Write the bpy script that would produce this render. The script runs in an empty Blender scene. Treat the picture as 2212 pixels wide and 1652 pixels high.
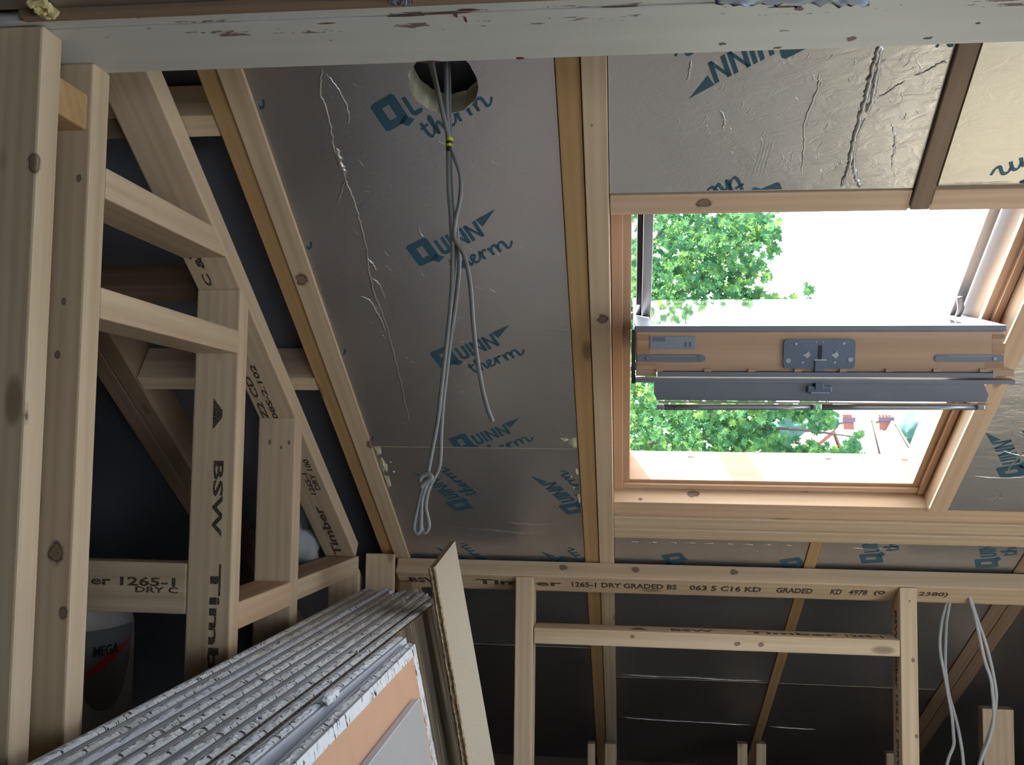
import bpy, bmesh, math, random
from math import sin, cos, pi, radians
from mathutils import Vector as V, Matrix
random.seed(7)
C = bpy.context.scene.collection
sc = bpy.context.scene

# ------------------------------------------------------------------ camera
CAMZ = 1.5
F, YAW, PITCH, ROLL, TH = 2100.0, 0.117921, 0.070211, -0.013152, 0.6116525
CX, CY = 1106.0, 826.0
fw = V((-sin(YAW)*cos(PITCH), cos(YAW)*cos(PITCH), sin(PITCH)))
rt = V((cos(YAW), sin(YAW), 0)); dn = fw.cross(rt)
r2 = rt*cos(ROLL) + dn*sin(ROLL); d2 = dn*cos(ROLL) - rt*sin(ROLL)
cam = bpy.data.cameras.new('camera'); co = bpy.data.objects.new('camera', cam); C.objects.link(co)
cam.sensor_fit = 'HORIZONTAL'; cam.sensor_width = 36; cam.lens = F/2212*36
cam.clip_start = .05; cam.clip_end = 500
co.matrix_world = Matrix(((r2.x, -d2.x, -fw.x, 0), (r2.y, -d2.y, -fw.y, 0), (r2.z, -d2.z, -fw.z, CAMZ), (0, 0, 0, 1)))
sc.camera = co

# ------------------------------------------------------------------ world, sun, exposure
w = bpy.data.worlds.new('sky'); sc.world = w; w.use_nodes = True
nt = w.node_tree; nt.nodes.clear()
wo = nt.nodes.new('ShaderNodeOutputWorld'); wb = nt.nodes.new('ShaderNodeBackground')
wb.inputs[0].default_value = (.80, .90, 1.0, 1); wb.inputs[1].default_value = 1.0
nt.links.new(wb.outputs[0], wo.inputs[0])
sl = bpy.data.lights.new('sun', 'SUN'); sl.energy = 7; sl.angle = radians(1.0); sl.color = (1, .93, .82)
so_ = bpy.data.objects.new('sun', sl); C.objects.link(so_)
so_.rotation_euler = V((.50, -.24, -.82)).to_track_quat('-Z', 'Y').to_euler()
sc.view_settings.view_transform = 'Standard'; sc.view_settings.look = 'None'
sc.view_settings.gamma = 1; sc.view_settings.use_curve_mapping = False
sc.view_settings.exposure = 3.05
try:
    sc.cycles.max_bounces = 10; sc.cycles.diffuse_bounces = 6; sc.cycles.caustics_reflective = False
except Exception:
    pass

# ------------------------------------------------------------------ frames
X, Y, Z = V((1, 0, 0)), V((0, 1, 0)), V((0, 0, 1))
S = V((0, cos(TH), -sin(TH)))            # down the slope
N = V((0, sin(TH), cos(TH)))             # out through the roof
ZC = CAMZ + (2.83*sin(TH) - .306*cos(TH)) / cos(TH)   # slope plane height above the camera
def R(x, s, o=0.0): return V((x, 0, ZC)) + S*s + N*o
def ray(px, py): return (r2*(px-CX) + d2*(py-CY) + fw*F)
def at(px, py, n, p):                    # pixel of the photograph on a real plane
    d = ray(px, py); o = V((0, 0, CAMZ)); return o + d*((p-o).dot(n)/d.dot(n))
def atY(px, py, y): return at(px, py, Y, V((0, y, 0)))
def atZ(px, py, z): return at(px, py, Z, V((0, 0, z)))
def atR(px, py, o=0): 
    q = at(px, py, N, R(0, 0, o)); return q.x, (q-R(0, 0, 0)).dot(S)

# ------------------------------------------------------------------ materials
def newmat(name):
    m = bpy.data.materials.new(name); m.use_nodes = True; n = m.node_tree.nodes; n.clear()
    return m, n, m.node_tree.links
def nd(n, t, **k):
    q = n.new('ShaderNode'+t)
    for a, b in k.items(): setattr(q, a, b)
    return q
def ramp(n, stops):
    r = n.new('ShaderNodeValToRGB'); e = r.color_ramp.elements
    while len(e) < len(stops): e.new(.5)
    for i, (p, c) in enumerate(stops):
        e[i].position = p; e[i].color = (*c, 1) if len(c) == 3 else c
    return r
def mixc(n, l, f, a, b, blend='MIX'):
    m = n.new('ShaderNodeMix'); m.data_type = 'RGBA'; m.blend_type = blend
    for i, v in ((0, f), (6, a), (7, b)):
        if isinstance(v, (int, float)): m.inputs[i].default_value = v
        elif isinstance(v, tuple): m.inputs[i].default_value = (*v, 1)
        else: l.new(v, m.inputs[i])
    return m.outputs[2]
def math_(n, l, op, a, b=None):
    m = n.new('ShaderNodeMath'); m.operation = op
    for i, v in ((0, a), (1, b)):
        if v is None: continue
        if isinstance(v, (int, float)): m.inputs[i].default_value = v
        else: l.new(v, m.inputs[i])
    return m.outputs[0]
def noise(n, l, vec, scale, detail=3, rough=.5, dist=0):
    t = n.new('ShaderNodeTexNoise'); t.inputs['Scale'].default_value = scale
    t.inputs['Detail'].default_value = detail; t.inputs['Roughness'].default_value = rough
    t.inputs['Distortion'].default_value = dist
    if vec is not None: l.new(vec, t.inputs['Vector'])
    return t.outputs[0]
def mapping(n, l, vec, sc_, loc=(0, 0, 0), rot=(0, 0, 0)):
    m = n.new('ShaderNodeMapping'); m.inputs['Scale'].default_value = sc_
    m.inputs['Location'].default_value = loc; m.inputs['Rotation'].default_value = rot
    l.new(vec, m.inputs['Vector']); return m.outputs[0]
def finish(m, n, l, col, rough=.6, metal=0, bump=None, bs=.3, bd=.002, spec=None, **kw):
    p = n.new('ShaderNodeBsdfPrincipled'); o = n.new('ShaderNodeOutputMaterial')
    if isinstance(col, tuple): p.inputs['Base Color'].default_value = (*col, 1)
    else: l.new(col, p.inputs['Base Color'])
    if isinstance(rough, (int, float)): p.inputs['Roughness'].default_value = rough
    else: l.new(rough, p.inputs['Roughness'])
    if isinstance(metal, (int, float)): p.inputs['Metallic'].default_value = metal
    else: l.new(metal, p.inputs['Metallic'])
    if spec is not None: p.inputs['Specular IOR Level'].default_value = spec
    for k, v in kw.items(): p.inputs[k].default_value = v
    if bump is not None:
        b = n.new('ShaderNodeBump'); b.inputs['Strength'].default_value = bs; b.inputs['Distance'].default_value = bd
        l.new(bump, b.inputs['Height']); l.new(b.outputs[0], p.inputs['Normal'])
    l.new(p.outputs[0], o.inputs[0]); return m
def plain(name, col, rough=.5, metal=0, var=.12, scale=20, bs=.15, **kw):
    m, n, l = newmat(name); tc = nd(n, 'TexCoord').outputs['Object']
    f = noise(n, l, tc, scale, 4)
    c = mixc(n, l, f, tuple(v*(1-var) for v in col), tuple(min(1, v*(1+var)) for v in col))
    return finish(m, n, l, c, rough, metal, f, bs, .001, **kw)

def wood(name, light, dark, knots=(), vor=True, rough=.62, fine=1.0):
    """sawn softwood, grain along local Z; knots = local (x, y, z, radius)"""
    m, n, l = newmat(name); tc = nd(n, 'TexCoord').outputs['Object']
    oi = nd(n, 'ObjectInfo').outputs['Random']
    add = nd(n, 'VectorMath', operation='ADD'); l.new(tc, add.inputs[0])
    sc1 = nd(n, 'VectorMath', operation='SCALE'); sc1.inputs[0].default_value = (13, 7, 29); l.new(oi, sc1.inputs['Scale'])
    l.new(sc1.outputs[0], add.inputs[1]); vec = add.outputs[0]
    g1 = noise(n, l, mapping(n, l, vec, (34, 34, 1.3)), 1, 3, .6, .6)
    g2 = noise(n, l, mapping(n, l, vec, (170*fine, 170*fine, 4)), 1, 2, .6)
    wv = nd(n, 'TexWave', wave_type='RINGS', rings_direction='Z'); wv.inputs['Scale'].default_value = 1
    wv.inputs['Distortion'].default_value = 6; wv.inputs['Detail'].default_value = 2; wv.inputs['Detail Scale'].default_value = .6
    l.new(mapping(n, l, vec, (15, 15, .5)), wv.inputs['Vector'])
    mix = math_(n, l, 'ADD', math_(n, l, 'MULTIPLY', g1, .5), math_(n, l, 'ADD', math_(n, l, 'MULTIPLY', g2, .20), math_(n, l, 'MULTIPLY', wv.outputs[1], .13)))
    r = ramp(n, [(.26, light), (.60, dark)]); l.new(mix, r.inputs[0])
    col = r.outputs[0]
    tint = noise(n, l, mapping(n, l, vec, (5, 5, 1.2)), 1, 2)
    col = mixc(n, l, math_(n, l, 'MULTIPLY', tint, .35), col, tuple(a*.5+b*.5 for a, b in zip(dark, (.30, .24, .19))))
    kd = (.050, .020, .010)
    if vor:
        vo = nd(n, 'TexVoronoi'); vo.inputs['Scale'].default_value = 1; l.new(mapping(n, l, vec, (9, 9, 3.2)), vo.inputs['Vector'])
        kr = ramp(n, [(0, (1, 1, 1)), (.085, (.75,)*3), (.13, (0, 0, 0))]); l.new(vo.outputs[0], kr.inputs[0])
        col = mixc(n, l, math_(n, l, 'MULTIPLY', kr.outputs[0], .7), col, kd)
    for (kx, ky, kz, kr_) in knots:
        sub = nd(n, 'VectorMath', operation='SUBTRACT'); l.new(tc, sub.inputs[0]); sub.inputs[1].default_value = (kx, ky, kz)
        mp = mapping(n, l, sub.outputs[0], (1, 1, .72))
        dv = nd(n, 'VectorMath', operation='LENGTH'); l.new(mp, dv.inputs[0])
        d = math_(n, l, 'DIVIDE', dv.outputs['Value'], kr_)
        d = math_(n, l, 'ADD', d, math_(n, l, 'MULTIPLY', math_(n, l, 'SUBTRACT', noise(n, l, tc, 60, 3), .5), .9))
        k2 = ramp(n, [(.0, (.80,)*3), (.5, (.7,)*3), (.66, (1, 1, 1)), (.78, (.35,)*3), (1.0, (0,)*3)]); 
        l.new(math_(n, l, 'MULTIPLY', d, 1.15), k2.inputs[0])
        col = mixc(n, l, math_(n, l, 'MULTIPLY', k2.outputs[0], .93), col, kd)
    return finish(m, n, l, col, rough, 0, mix, .25, .0015)

PALE_L, PALE_D = (.65, .50, .34), (.46, .325, .20)
W_PALE = wood('pale_softwood', PALE_L, PALE_D)
W_FRESH = wood('fresh_pink_softwood', (.68, .49, .33), (.52, .33, .20))
W_ORANGE = wood('orange_treated_rafter', (.47, .29, .125), (.34, .19, .07))
W_OLD = wood('brown_old_shaded_softwood', (.26, .17, .105), (.17, .105, .06))  # old brown wood, taken darker to carry shade in the voids
W_PINE = wood('varnished_pine', (.56, .36, .235), (.43, .26, .155), vor=False, rough=.35)
W_PINED = wood('varnished_pine_end', (.46, .25, .12), (.34, .17, .08), vor=False, rough=.4)
W_STUD = wood('stud_softwood', (.60, .47, .32), (.43, .31, .19))

def foil_mat(name, tint=(.60, .575, .57), rough=.33, crinkle=.85, scale=1.0):
    m, n, l = newmat(name); tc = nd(n, 'TexCoord').outputs['Object']
    base = noise(n, l, tc, 7*scale, 2, .5)
    mk = noise(n, l, tc, 5*scale, 2, .5, .2)
    mask = ramp(n, [(.42, (0, 0, 0)), (.62, (1, 1, 1))]); l.new(mk, mask.inputs[0])
    wn = noise(n, l, mapping(n, l, tc, (1, 1.0, 1), rot=(0, 0, .5)), 34*scale, 3, .55, 2.2)
    cr = ramp(n, [(.44, (0, 0, 0)), (.50, (1, 1, 1)), (.56, (0, 0, 0))]); l.new(wn, cr.inputs[0])
    crm = math_(n, l, 'MULTIPLY', cr.outputs[0], mask.outputs[0])
    spk = noise(n, l, mapping(n, l, tc, (1, 2.0, 1), rot=(0, 0, .4)), 30*scale, 4, .6, .8)
    h = math_(n, l, 'ADD', math_(n, l, 'MULTIPLY', crm, crinkle*.05), math_(n, l, 'ADD', math_(n, l, 'MULTIPLY', base, 1.4), math_(n, l, 'MULTIPLY', spk, .30+.45*crinkle)))
    dirt = noise(n, l, tc, 3.0, 4, .6)
    col = mixc(n, l, dirt, tuple(v*.86 for v in tint), tint)
    rr = math_(n, l, 'ADD', math_(n, l, 'MULTIPLY', dirt, .12), rough-.04)
    return finish(m, n, l, col, rr, .88, h, .5, .003)
FOIL = foil_mat('silver_foil')
FOIL_C = foil_mat('crinkled_silver_foil', (.66, .65, .65), .36, 1.4, .8)
FOIL_W = foil_mat('cream_lit_foil', (.74, .71, .63), .45, .8, .8)  # silver foil tinted with the cream light it reflects
FOIL_D = foil_mat('shaded_void_foil', (.34, .30, .28), .42, .6)  # darker copy of the silver foil, void shade put into its tint
FOAM = plain('yellow_rigid_foam', (.47, .43, .31), .9, 0, .25, 90, .6)
INKB = plain('blue_print_ink', (.042, .115, .165), .5, .25, .25, 60)
def ink_mat(name, col, thr=.40):
    m, n, l = newmat(name); tc = nd(n, 'TexCoord').outputs['Object']
    f = noise(n, l, tc, 420, 2, .6); r = ramp(n, [(thr, (.22, .15, .09)), (thr+.08, col)]); l.new(f, r.inputs[0])
    return finish(m, n, l, r.outputs[0], .7)
INK = ink_mat('black_stamp_ink', (.018, .014, .014))
MEMB = plain('grey_roof_membrane', (.21, .22, .26), .40, 0, .2, 4, .5)
DARK = plain('void_shade_black', (.028, .024, .021), .9)  # near-black colour holds the shade of the voids, not a real lining
STEEL = plain('dark_steel', (.15, .18, .235), .32, .6, .15, 30)
CHROME = plain('bright_steel', (.62, .63, .66), .25, .95, .1, 30)
ALU = plain('grey_aluminium', (.19, .195, .225), .38, .3, .12, 14)
ALU_L = plain('pale_grey_aluminium', (.30, .31, .33), .32, .6, .08, 14)
PLATE = plain('grey_label_metal', (.30, .33, .37), .35, .5, .08, 20)
RUBBER = plain('black_rubber_seal', (.012, .012, .014), .5)
CABLE = plain('grey_cable_sheath', (.20, .195, .19), .45, 0, .1, 60)
CABLE_L = plain('light_grey_cable_sheath', (.36, .37, .37), .45, 0, .1, 60); CABLE_D = plain('dark_grey_cable_sheath', (.12, .12, .12), .45, 0, .1, 60)
TAPE_Y = plain('yellow_green_tape', (.50, .48, .02), .4)
TAPE_K = plain('black_tape', (.015, .015, .015), .4)
CHIPF = plain('chipboard_face', (.46, .39, .30), .75, 0, .22, 260, .3)
def chip_edge():
    m, n, l = newmat('chipboard_edge'); tc = nd(n, 'TexCoord').outputs['Object']
    f = noise(n, l, mapping(n, l, tc, (260, 260, 90)), 1, 3, .7)
    r = ramp(n, [(.32, (.07, .045, .02)), (.5, (.30, .215, .12)), (.66, (.60, .48, .30))]); l.new(f, r.inputs[0])
    return finish(m, n, l, r.outputs[0], .9, 0, f, 1, .004)
CHIPE = chip_edge()
def beam_mat():
    m, n, l = newmat('pale_grey_painted_beam'); tc = nd(n, 'TexCoord').outputs['Object']
    f = noise(n, l, mapping(n, l, tc, (14, 14, 2)), 1, 5, .6)
    c = mixc(n, l, f, (.50, .495, .47), (.66, .665, .64))
    sx = nd(n, 'SeparateXYZ'); l.new(tc, sx.inputs[0])     # local x runs across the flange, z along it
    f2 = noise(n, l, mapping(n, l, tc, (60, 60, 16)), 1, 4, .7)
    band = math_(n, l, 'COMPARE', sx.outputs[0], .030); band.node.inputs[2].default_value = .009
    f3 = noise(n, l, mapping(n, l, tc, (1, 1, 5)), 1, 2)
    st = math_(n, l, 'MULTIPLY', band, math_(n, l, 'GREATER_THAN', math_(n, l, 'ADD', math_(n, l, 'MULTIPLY', f2, .8), math_(n, l, 'MULTIPLY', f3, .5)), .715))
    c = mixc(n, l, math_(n, l, 'MULTIPLY', st, .85), c, (.10, .028, .026))
    sp = noise(n, l, tc, 38, 2); spk = ramp(n, [(.73, (0,)*3), (.75, (1,)*3)]); l.new(sp, spk.inputs[0])
    c = mixc(n, l, math_(n, l, 'MULTIPLY', spk.outputs[0], .7), c, (.12, .08, .07))
    return finish(m, n, l, c, .55, 0, f, .3, .001)
BEAM = beam_mat()
REDP = plain('dark_red_paint', (.13, .028, .026), .6); RUSTP = plain('brown_red_paint', (.11, .05, .04), .6)
def speck_mat():
    m, n, l = newmat('speckled_board_core'); tc = nd(n, 'TexCoord').outputs['Object']
    f = noise(n, l, mapping(n, l, tc, (46, 120, 40), rot=(0, 0, .6)), 1, 3, .6, .5)
    k = noise(n, l, tc, 6, 3)
    s = math_(n, l, 'ADD', f, math_(n, l, 'MULTIPLY', math_(n, l, 'SUBTRACT', k, .5), .22))
    r = ramp(n, [(.35, (.03, .032, .036)), (.385, (.10, .10, .11)), (.41, (.70, .72, .76)), (1, (.86, .88, .92))]); l.new(s, r.inputs[0])
    c = r.outputs[0]
    geo = nd(n, 'SeparateXYZ'); l.new(nd(n, 'NewGeometry').outputs['Position'], geo.inputs[0])
    dy = math_(n, l, 'ADD', geo.outputs[1], math_(n, l, 'MULTIPLY', noise(n, l, tc, 9, 3), .5))
    dr = ramp(n, [(.0, (0,)*3), (1.0, (1,)*3)]); 
    l.new(math_(n, l, 'MULTIPLY', math_(n, l, 'SUBTRACT', dy, 2.12), 2.4), dr.inputs[0])
    c = mixc(n, l, math_(n, l, 'MULTIPLY', dr.outputs[0], .75), c, (.34, .285, .225))
    return finish(m, n, l, c, .85, 0, f, .8, .004)
SPECK = speck_mat()
def streak_mat():
    m, n, l = newmat('brown_streaked_board_face'); tc = nd(n, 'TexCoord').outputs['Object']
    f = noise(n, l, mapping(n, l, tc, (90, 90, 2.5)), 1, 3, .7); r = ramp(n, [(.36, (.02, .014, .010)), (.52, (.10, .072, .045)), (.70, (.30, .24, .17))]); l.new(f, r.inputs[0])
    return finish(m, n, l, r.outputs[0], .9, 0, f, .6, .003)
STREAK = streak_mat()
PAPER = plain('grey_board_paper', (.36, .36, .375), .75, 0, .08, 30)
PAPERW = plain('pale_board_paper', (.58, .61, .70), .7, 0, .05, 30)
SALMON = plain('salmon_board_paper', (.60, .35, .225), .75, 0, .10, 12)
GREYB = plain('grey_plasterboard_face', (.40, .385, .38), .75, 0, .05, 12)
TANKM = plain('white_enamel_tank', (.40, .41, .42), .3)
RED = plain('red_print', (.42, .03, .03), .4)
SACK = plain('pale_sacking', (.35, .35, .36), .8, 0, .2, 25, .8)
PLASTIC = plain('pale_lilac_plastic_film', (.62, .66, .80), .3, 0, .1, 20, 1)
FLOORM = plain('chipboard_floor', (.42, .38, .32), .7, 0, .2, 60)
WALLM = plain('brown_boarded_wall', (.22, .19, .16), .8)
BRICK = plain('dusty_brick_wall', (.10, .07, .055), .9, 0, .3, 15)

def leaf_mat():
    m, n, l = newmat('maple_leaves'); tc = nd(n, 'TexCoord').outputs['Object']
    f = noise(n, l, tc, 4.2, 4, .7)
    r = ramp(n, [(.34, (.020, .060, .034)), (.5, (.045, .115, .050)), (.62, (.10, .19, .05)), (.75, (.33, .38, .07))]); l.new(f, r.inputs[0])
    p = n.new('ShaderNodeBsdfDiffuse'); t = n.new('ShaderNodeBsdfTranslucent'); a = n.new('ShaderNodeMixShader'); o = n.new('ShaderNodeOutputMaterial')
    l.new(r.outputs[0], p.inputs[0]); l.new(r.outputs[0], t.inputs[0]); a.inputs[0].default_value = .5
    l.new(p.outputs[0], a.inputs[1]); l.new(t.outputs[0], a.inputs[2]); l.new(a.outputs[0], o.inputs[0]); return m
LEAF = leaf_mat()
BARK = plain('tree_bark', (.05, .035, .025), .9)
def glass_mat():
    m, n, l = newmat('window_glass'); lw = nd(n, 'LayerWeight'); lw.inputs[0].default_value = .5
    f = math_(n, l, 'ADD', math_(n, l, 'MULTIPLY', math_(n, l, 'POWER', lw.outputs['Facing'], 3), .93), .06)
    t = n.new('ShaderNodeBsdfTransparent'); t.inputs[0].default_value = (.93, .96, .95, 1)
    g = n.new('ShaderNodeBsdfGlossy'); g.inputs['Roughness'].default_value = .02
    a = n.new('ShaderNodeMixShader'); o = n.new('ShaderNodeOutputMaterial')
    l.new(f, a.inputs[0]); l.new(t.outputs[0], a.inputs[1]); l.new(g.outputs[0], a.inputs[2]); l.new(a.outputs[0], o.inputs[0]); return m
GLASS = glass_mat()

# ------------------------------------------------------------------ object helpers
def frame(o, x, y, z): return Matrix(((x.x, y.x, z.x, o.x), (x.y, y.y, z.y, o.y), (x.z, y.z, z.z, o.z), (0, 0, 0, 1)))
def tag(o, label=None, cat=None, group=None, kind=None):
    if label: o['label'] = label
    if cat: o['category'] = cat
    if group: o['group'] = group
    if kind: o['kind'] = kind
    return o
def mesh_obj(name, bm, mats, M=None, parent=None, smooth=False):
    me = bpy.data.meshes.new(name); bm.normal_update(); bm.to_mesh(me); bm.free()
    for m in (mats if isinstance(mats, (list, tuple)) else [mats]): me.materials.append(m)
    if smooth:
        for p in me.polygons: p.use_smooth = True
    o = bpy.data.objects.new(name, me); C.objects.link(o)
    if M is not None: o.matrix_world = M
    if parent:
        o.parent = parent; o.matrix_parent_inverse = Matrix(); o.matrix_basis = world_of(parent).inverted() @ (M if M is not None else Matrix())
    return o
def world_of(o):
    m = o.matrix_basis.copy()
    while o.parent: o = o.parent; m = o.matrix_basis @ m
    return m
def empty(name, loc, label=None, cat=None, group=None, kind=None):
    o = bpy.data.objects.new(name, None); C.objects.link(o); o.location = loc; o.empty_display_size = .1
    return tag(o, label, cat, group, kind)
def boxbm(x0, x1, y0, y1, z0, z1, bev=0, seg=2, bm=None):
    bm2 = bmesh.new(); bmesh.ops.create_cube(bm2, size=1)
    for v in bm2.verts: v.co = V(((x0+x1)/2+v.co.x*(x1-x0), (y0+y1)/2+v.co.y*(y1-y0), (z0+z1)/2+v.co.z*(z1-z0)))
    if bev: bmesh.ops.bevel(bm2, geom=bm2.edges[:], offset=bev, segments=seg, affect='EDGES', profile=.6)
    if bm is None: return bm2
    me = bpy.data.meshes.new('t'); bm2.to_mesh(me); bm2.free(); bm.from_mesh(me); bpy.data.meshes.remove(me); return bm
def fbox(name, O, x, z, lx, ly, lz, mat, parent=None, bev=.0, seg=2):
    """box in its own frame: corner O, x and z axes given, y = z cross x"""
    y = z.cross(x); return mesh_obj(name, boxbm(0, lx, 0, ly, 0, lz, bev, seg), mat, frame(O, x, y, z), parent)
def wbox(name, a, b, mat, parent=None, bev=0, long=None):
    a = V(a); b = V(b); d = b-a
    ax = long if long is not None else max(range(3), key=lambda i: d[i])
    if ax == 2: return fbox(name, a, X, Z, d.x, d.y, d.z, mat, parent, bev)
    if ax == 0: return fbox(name, a, Y, X, d.y, d.z, d.x, mat, parent, bev)
    return fbox(name, a, Z, Y, d.z, d.x, d.y, mat, parent, bev)
def timber(name, a, b, mat, label, group=None, cat='timber', bev=.0035):
    o = wbox(name, a, b, mat, None, bev); return tag(o, label, cat, group)
def rafter(name, x0, x1, s0, s1, o0, o1, mat, label, group=None, cat='rafter', bev=.002):
    o = fbox(name, R(x0, s0, o1), X, S, x1-x0, o1-o0, s1-s0, mat, None, bev); return tag(o, label, cat, group)
def cross(name, x0, x1, s0, s1, o0, o1, mat, label, group=None, cat='timber', bev=.002):
    o = fbox(name, R(x0, s0, o0), S, X, s1-s0, o1-o0, x1-x0, mat, None, bev); return tag(o, label, cat, group)
def knotmat(base, knots):
    ld = {'W_PALE': (PALE_L, PALE_D), 'W_STUD': ((.60, .47, .32), (.43, .31, .19)), 'W_FRESH': ((.68, .49, .33), (.52, .33, .20))}[base]
    return wood('knotty_softwood', *ld, knots=knots)
def smooth_path(pts, k=6):
    P = [V(p) for p in pts]; P = [P[0]*2-P[1]] + P + [P[-1]*2-P[-2]]; out = []
    for i in range(1, len(P)-2):
        for j in range(k):
            t = j/k; a, b, c, d = P[i-1:i+3]
            out.append(.5*((2*b)+(c-a)*t+(2*a-5*b+4*c-d)*t*t+(-a+3*b-3*c+d)*t**3))
    out.append(P[-2]); return out
def tube(bm, pts, r, ns=8, flat=1.0, nrm=None):
    pts = [V(p) for p in pts]; rings = []; up = V(nrm) if nrm is not None else V((0, 0, 1))
    for i, p in enumerate(pts):
        t = (pts[min(i+1, len(pts)-1)]-pts[max(i-1, 0)]).normalized()
        a = t.cross(up)
        if a.length < .05: a = t.cross(V((1, .3, 0)))
        a.normalize(); b = a.cross(t).normalized()
        rr = r[i] if isinstance(r, (list, tuple)) else r
        rings.append([bm.verts.new(p + a*(cos(2*pi*j/ns)*rr) + b*(sin(2*pi*j/ns)*rr*flat)) for j in range(ns)])
    for q, s in zip(rings, rings[1:]):
        for j in range(ns): bm.faces.new((q[j], q[(j+1) % ns], s[(j+1) % ns], s[j]))
    bm.faces.new(rings[0][::-1]); bm.faces.new(rings[-1]); return bm
def tube_obj(name, pts, r, mat, parent=None, flat=1.0, nrm=None, k=6):
    bm = tube(bmesh.new(), smooth_path(pts, k), r, 8, flat, nrm); return mesh_obj(name, bm, mat, None, parent, True)
def prism(bm, pts, z0, z1, mi=0):
    a = [bm.verts.new((p[0], p[1], z0)) for p in pts]; b = [bm.verts.new((p[0], p[1], z1)) for p in pts]
    fs = [bm.faces.new(a[::-1]), bm.faces.new(b)]
    for i in range(len(pts)):
        j = (i+1) % len(pts); fs.append(bm.faces.new((a[i], a[j], b[j], b[i])))
    for f in fs: f.material_index = mi
    return fs
def text_obj(name, s, O, u, v, length, height, parent, mat=INK, bold=.028, proud=.0004):
    """printed lettering filling length x height from O along u (reading) and v (letter tops)"""
    cu = bpy.data.curves.new('t', 'FONT'); cu.body = s; cu.offset = bold; cu.resolution_u = 2; cu.extrude = .02
    to = bpy.data.objects.new('t', cu); C.objects.link(to)
    dg = bpy.context.evaluated_depsgraph_get(); me = bpy.data.meshes.new_from_object(to.evaluated_get(dg))
    bpy.data.objects.remove(to); bpy.data.curves.remove(cu)
    xs = [q.co.x for q in me.vertices]; ys = [q.co.y for q in me.vertices]
    x0, x1, y0, y1 = min(xs), max(xs), min(ys), max(ys); u = u.normalized(); v = v.normalized(); n = u.cross(v)
    for q in me.vertices:
        q.co = V(((q.co.x-x0)/(x1-x0)*length, (q.co.y-y0)/(y1-y0)*height, proud if q.co.z > 0 else -.0002))
    me.materials.clear(); me.materials.append(mat); me.name = name
    o = bpy.data.objects.new(name, me); C.objects.link(o)
    M = frame(O, u, v, n); o.parent = parent; o.matrix_basis = world_of(parent).inverted() @ M
    return o

# ------------------------------------------------------------------ the printed board logo (local u, v in metres)
def stroke(pts, w0, k=5):
    P = smooth_path([(a, b, 0) for a, b in pts], k); L_, R_ = [], []
    for i, p in enumerate(P):
        t = (P[min(i+1, len(P)-1)]-P[max(i-1, 0)]).normalized(); nn = V((-t.y, t.x, 0))
        wd = w0*(.55+.6*abs(t.x*.5-t.y*.85)); L_.append(p+nn*wd/2); R_.append(p-nn*wd/2)
    return L_, R_
def logo_polys():
    quads = []; polys = []
    sk = lambda x, y: (x+y*.16, y)
    # Q : four thick bars around a slot, with its tail
    q = [(0, .004), (.005, .0), (.046, .0), (.052, .006), (.052, .052), (.047, .057), (.005, .057), (0, .053)]
    h = [(.0185, .0165), (.0195, .0155), (.0325, .0155), (.0335, .0165), (.0335, .041), (.0325, .042), (.0195, .042), (.0185, .041)]
    for i in range(8):
        j = (i+1) % 8; quads.append([sk(*q[i]), sk(*q[j]), sk(*h[j]), sk(*h[i])])
    quads.append([sk(.030, .004), sk(.043, -.010), sk(.060, -.004), sk(.047, .012)])
    hh = .040
    def bar(x0, x1, y0=0, y1=hh): quads.append([sk(x0, y0), sk(x1, y0), sk(x1, y1), sk(x0, y1)])
    # U
    bar(.060, .068, .006); bar(.076, .084, .006); quads.append([sk(.060, .006), sk(.065, .0), sk(.079, .0), sk(.084, .006)]); quads.append([sk(.060, .006), sk(.084, .006), sk(.081, .0085), sk(.063, .0085)])
    bar(.0875, .0955)                                     # I
    for x in (.099, .132):                                # N N
        bar(x, x+.008); bar(x+.0215, x+.0295); quads.append([sk(x+.006, hh), sk(x, hh), sk(x+.0225, 0), sk(x+.0285, 0)])
    quads.append([(.171, .020), (.216, .043), (.169, .041), (.1705, .030)])   # flag
    # therm, handwritten
    b = -.050
    st = [[(.063, b+.034), (.060, b+.012), (.063, b+.002), (.070, b+.005)], [(.055, b+.023), (.072, b+.026)],
          [(.070, b+.004), (.080, b+.020), (.084, b+.036), (.080, b+.034), (.078, b+.015), (.077, b+.0), (.083, b+.016), (.090, b+.020), (.092, b+.010), (.093, b+.001), (.099, b+.005)],
          [(.099, b+.005), (.108, b+.012), (.113, b+.019), (.107, b+.021), (.102, b+.012), (.105, b+.002), (.114, b+.003), (.121, b+.011)],
          [(.121, b+.011), (.127, b+.021), (.126, b+.010), (.125, b+.0)], [(.126, b+.010), (.133, b+.020), (.141, b+.019)],
          [(.147, b+.021), (.148, b+.010), (.147, b+.0)], [(.148, b+.010), (.156, b+.020), (.163, b+.019), (.164, b+.010), (.163, b+.0)],
          [(.164, b+.010), (.172, b+.020), (.180, b+.019), (.181, b+.010), (.181, b+.002), (.188, b+.002), (.198, b+.012)]]
    for s in st:
        L_, R_ = stroke(s, .0062)
        for i in range(len(L_)-1): quads.append([(R_[i].x, R_[i].y), (R_[i+1].x, R_[i+1].y), (L_[i+1].x, L_[i+1].y), (L_[i].x, L_[i].y)])
    return quads
LQ = logo_polys()
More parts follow.
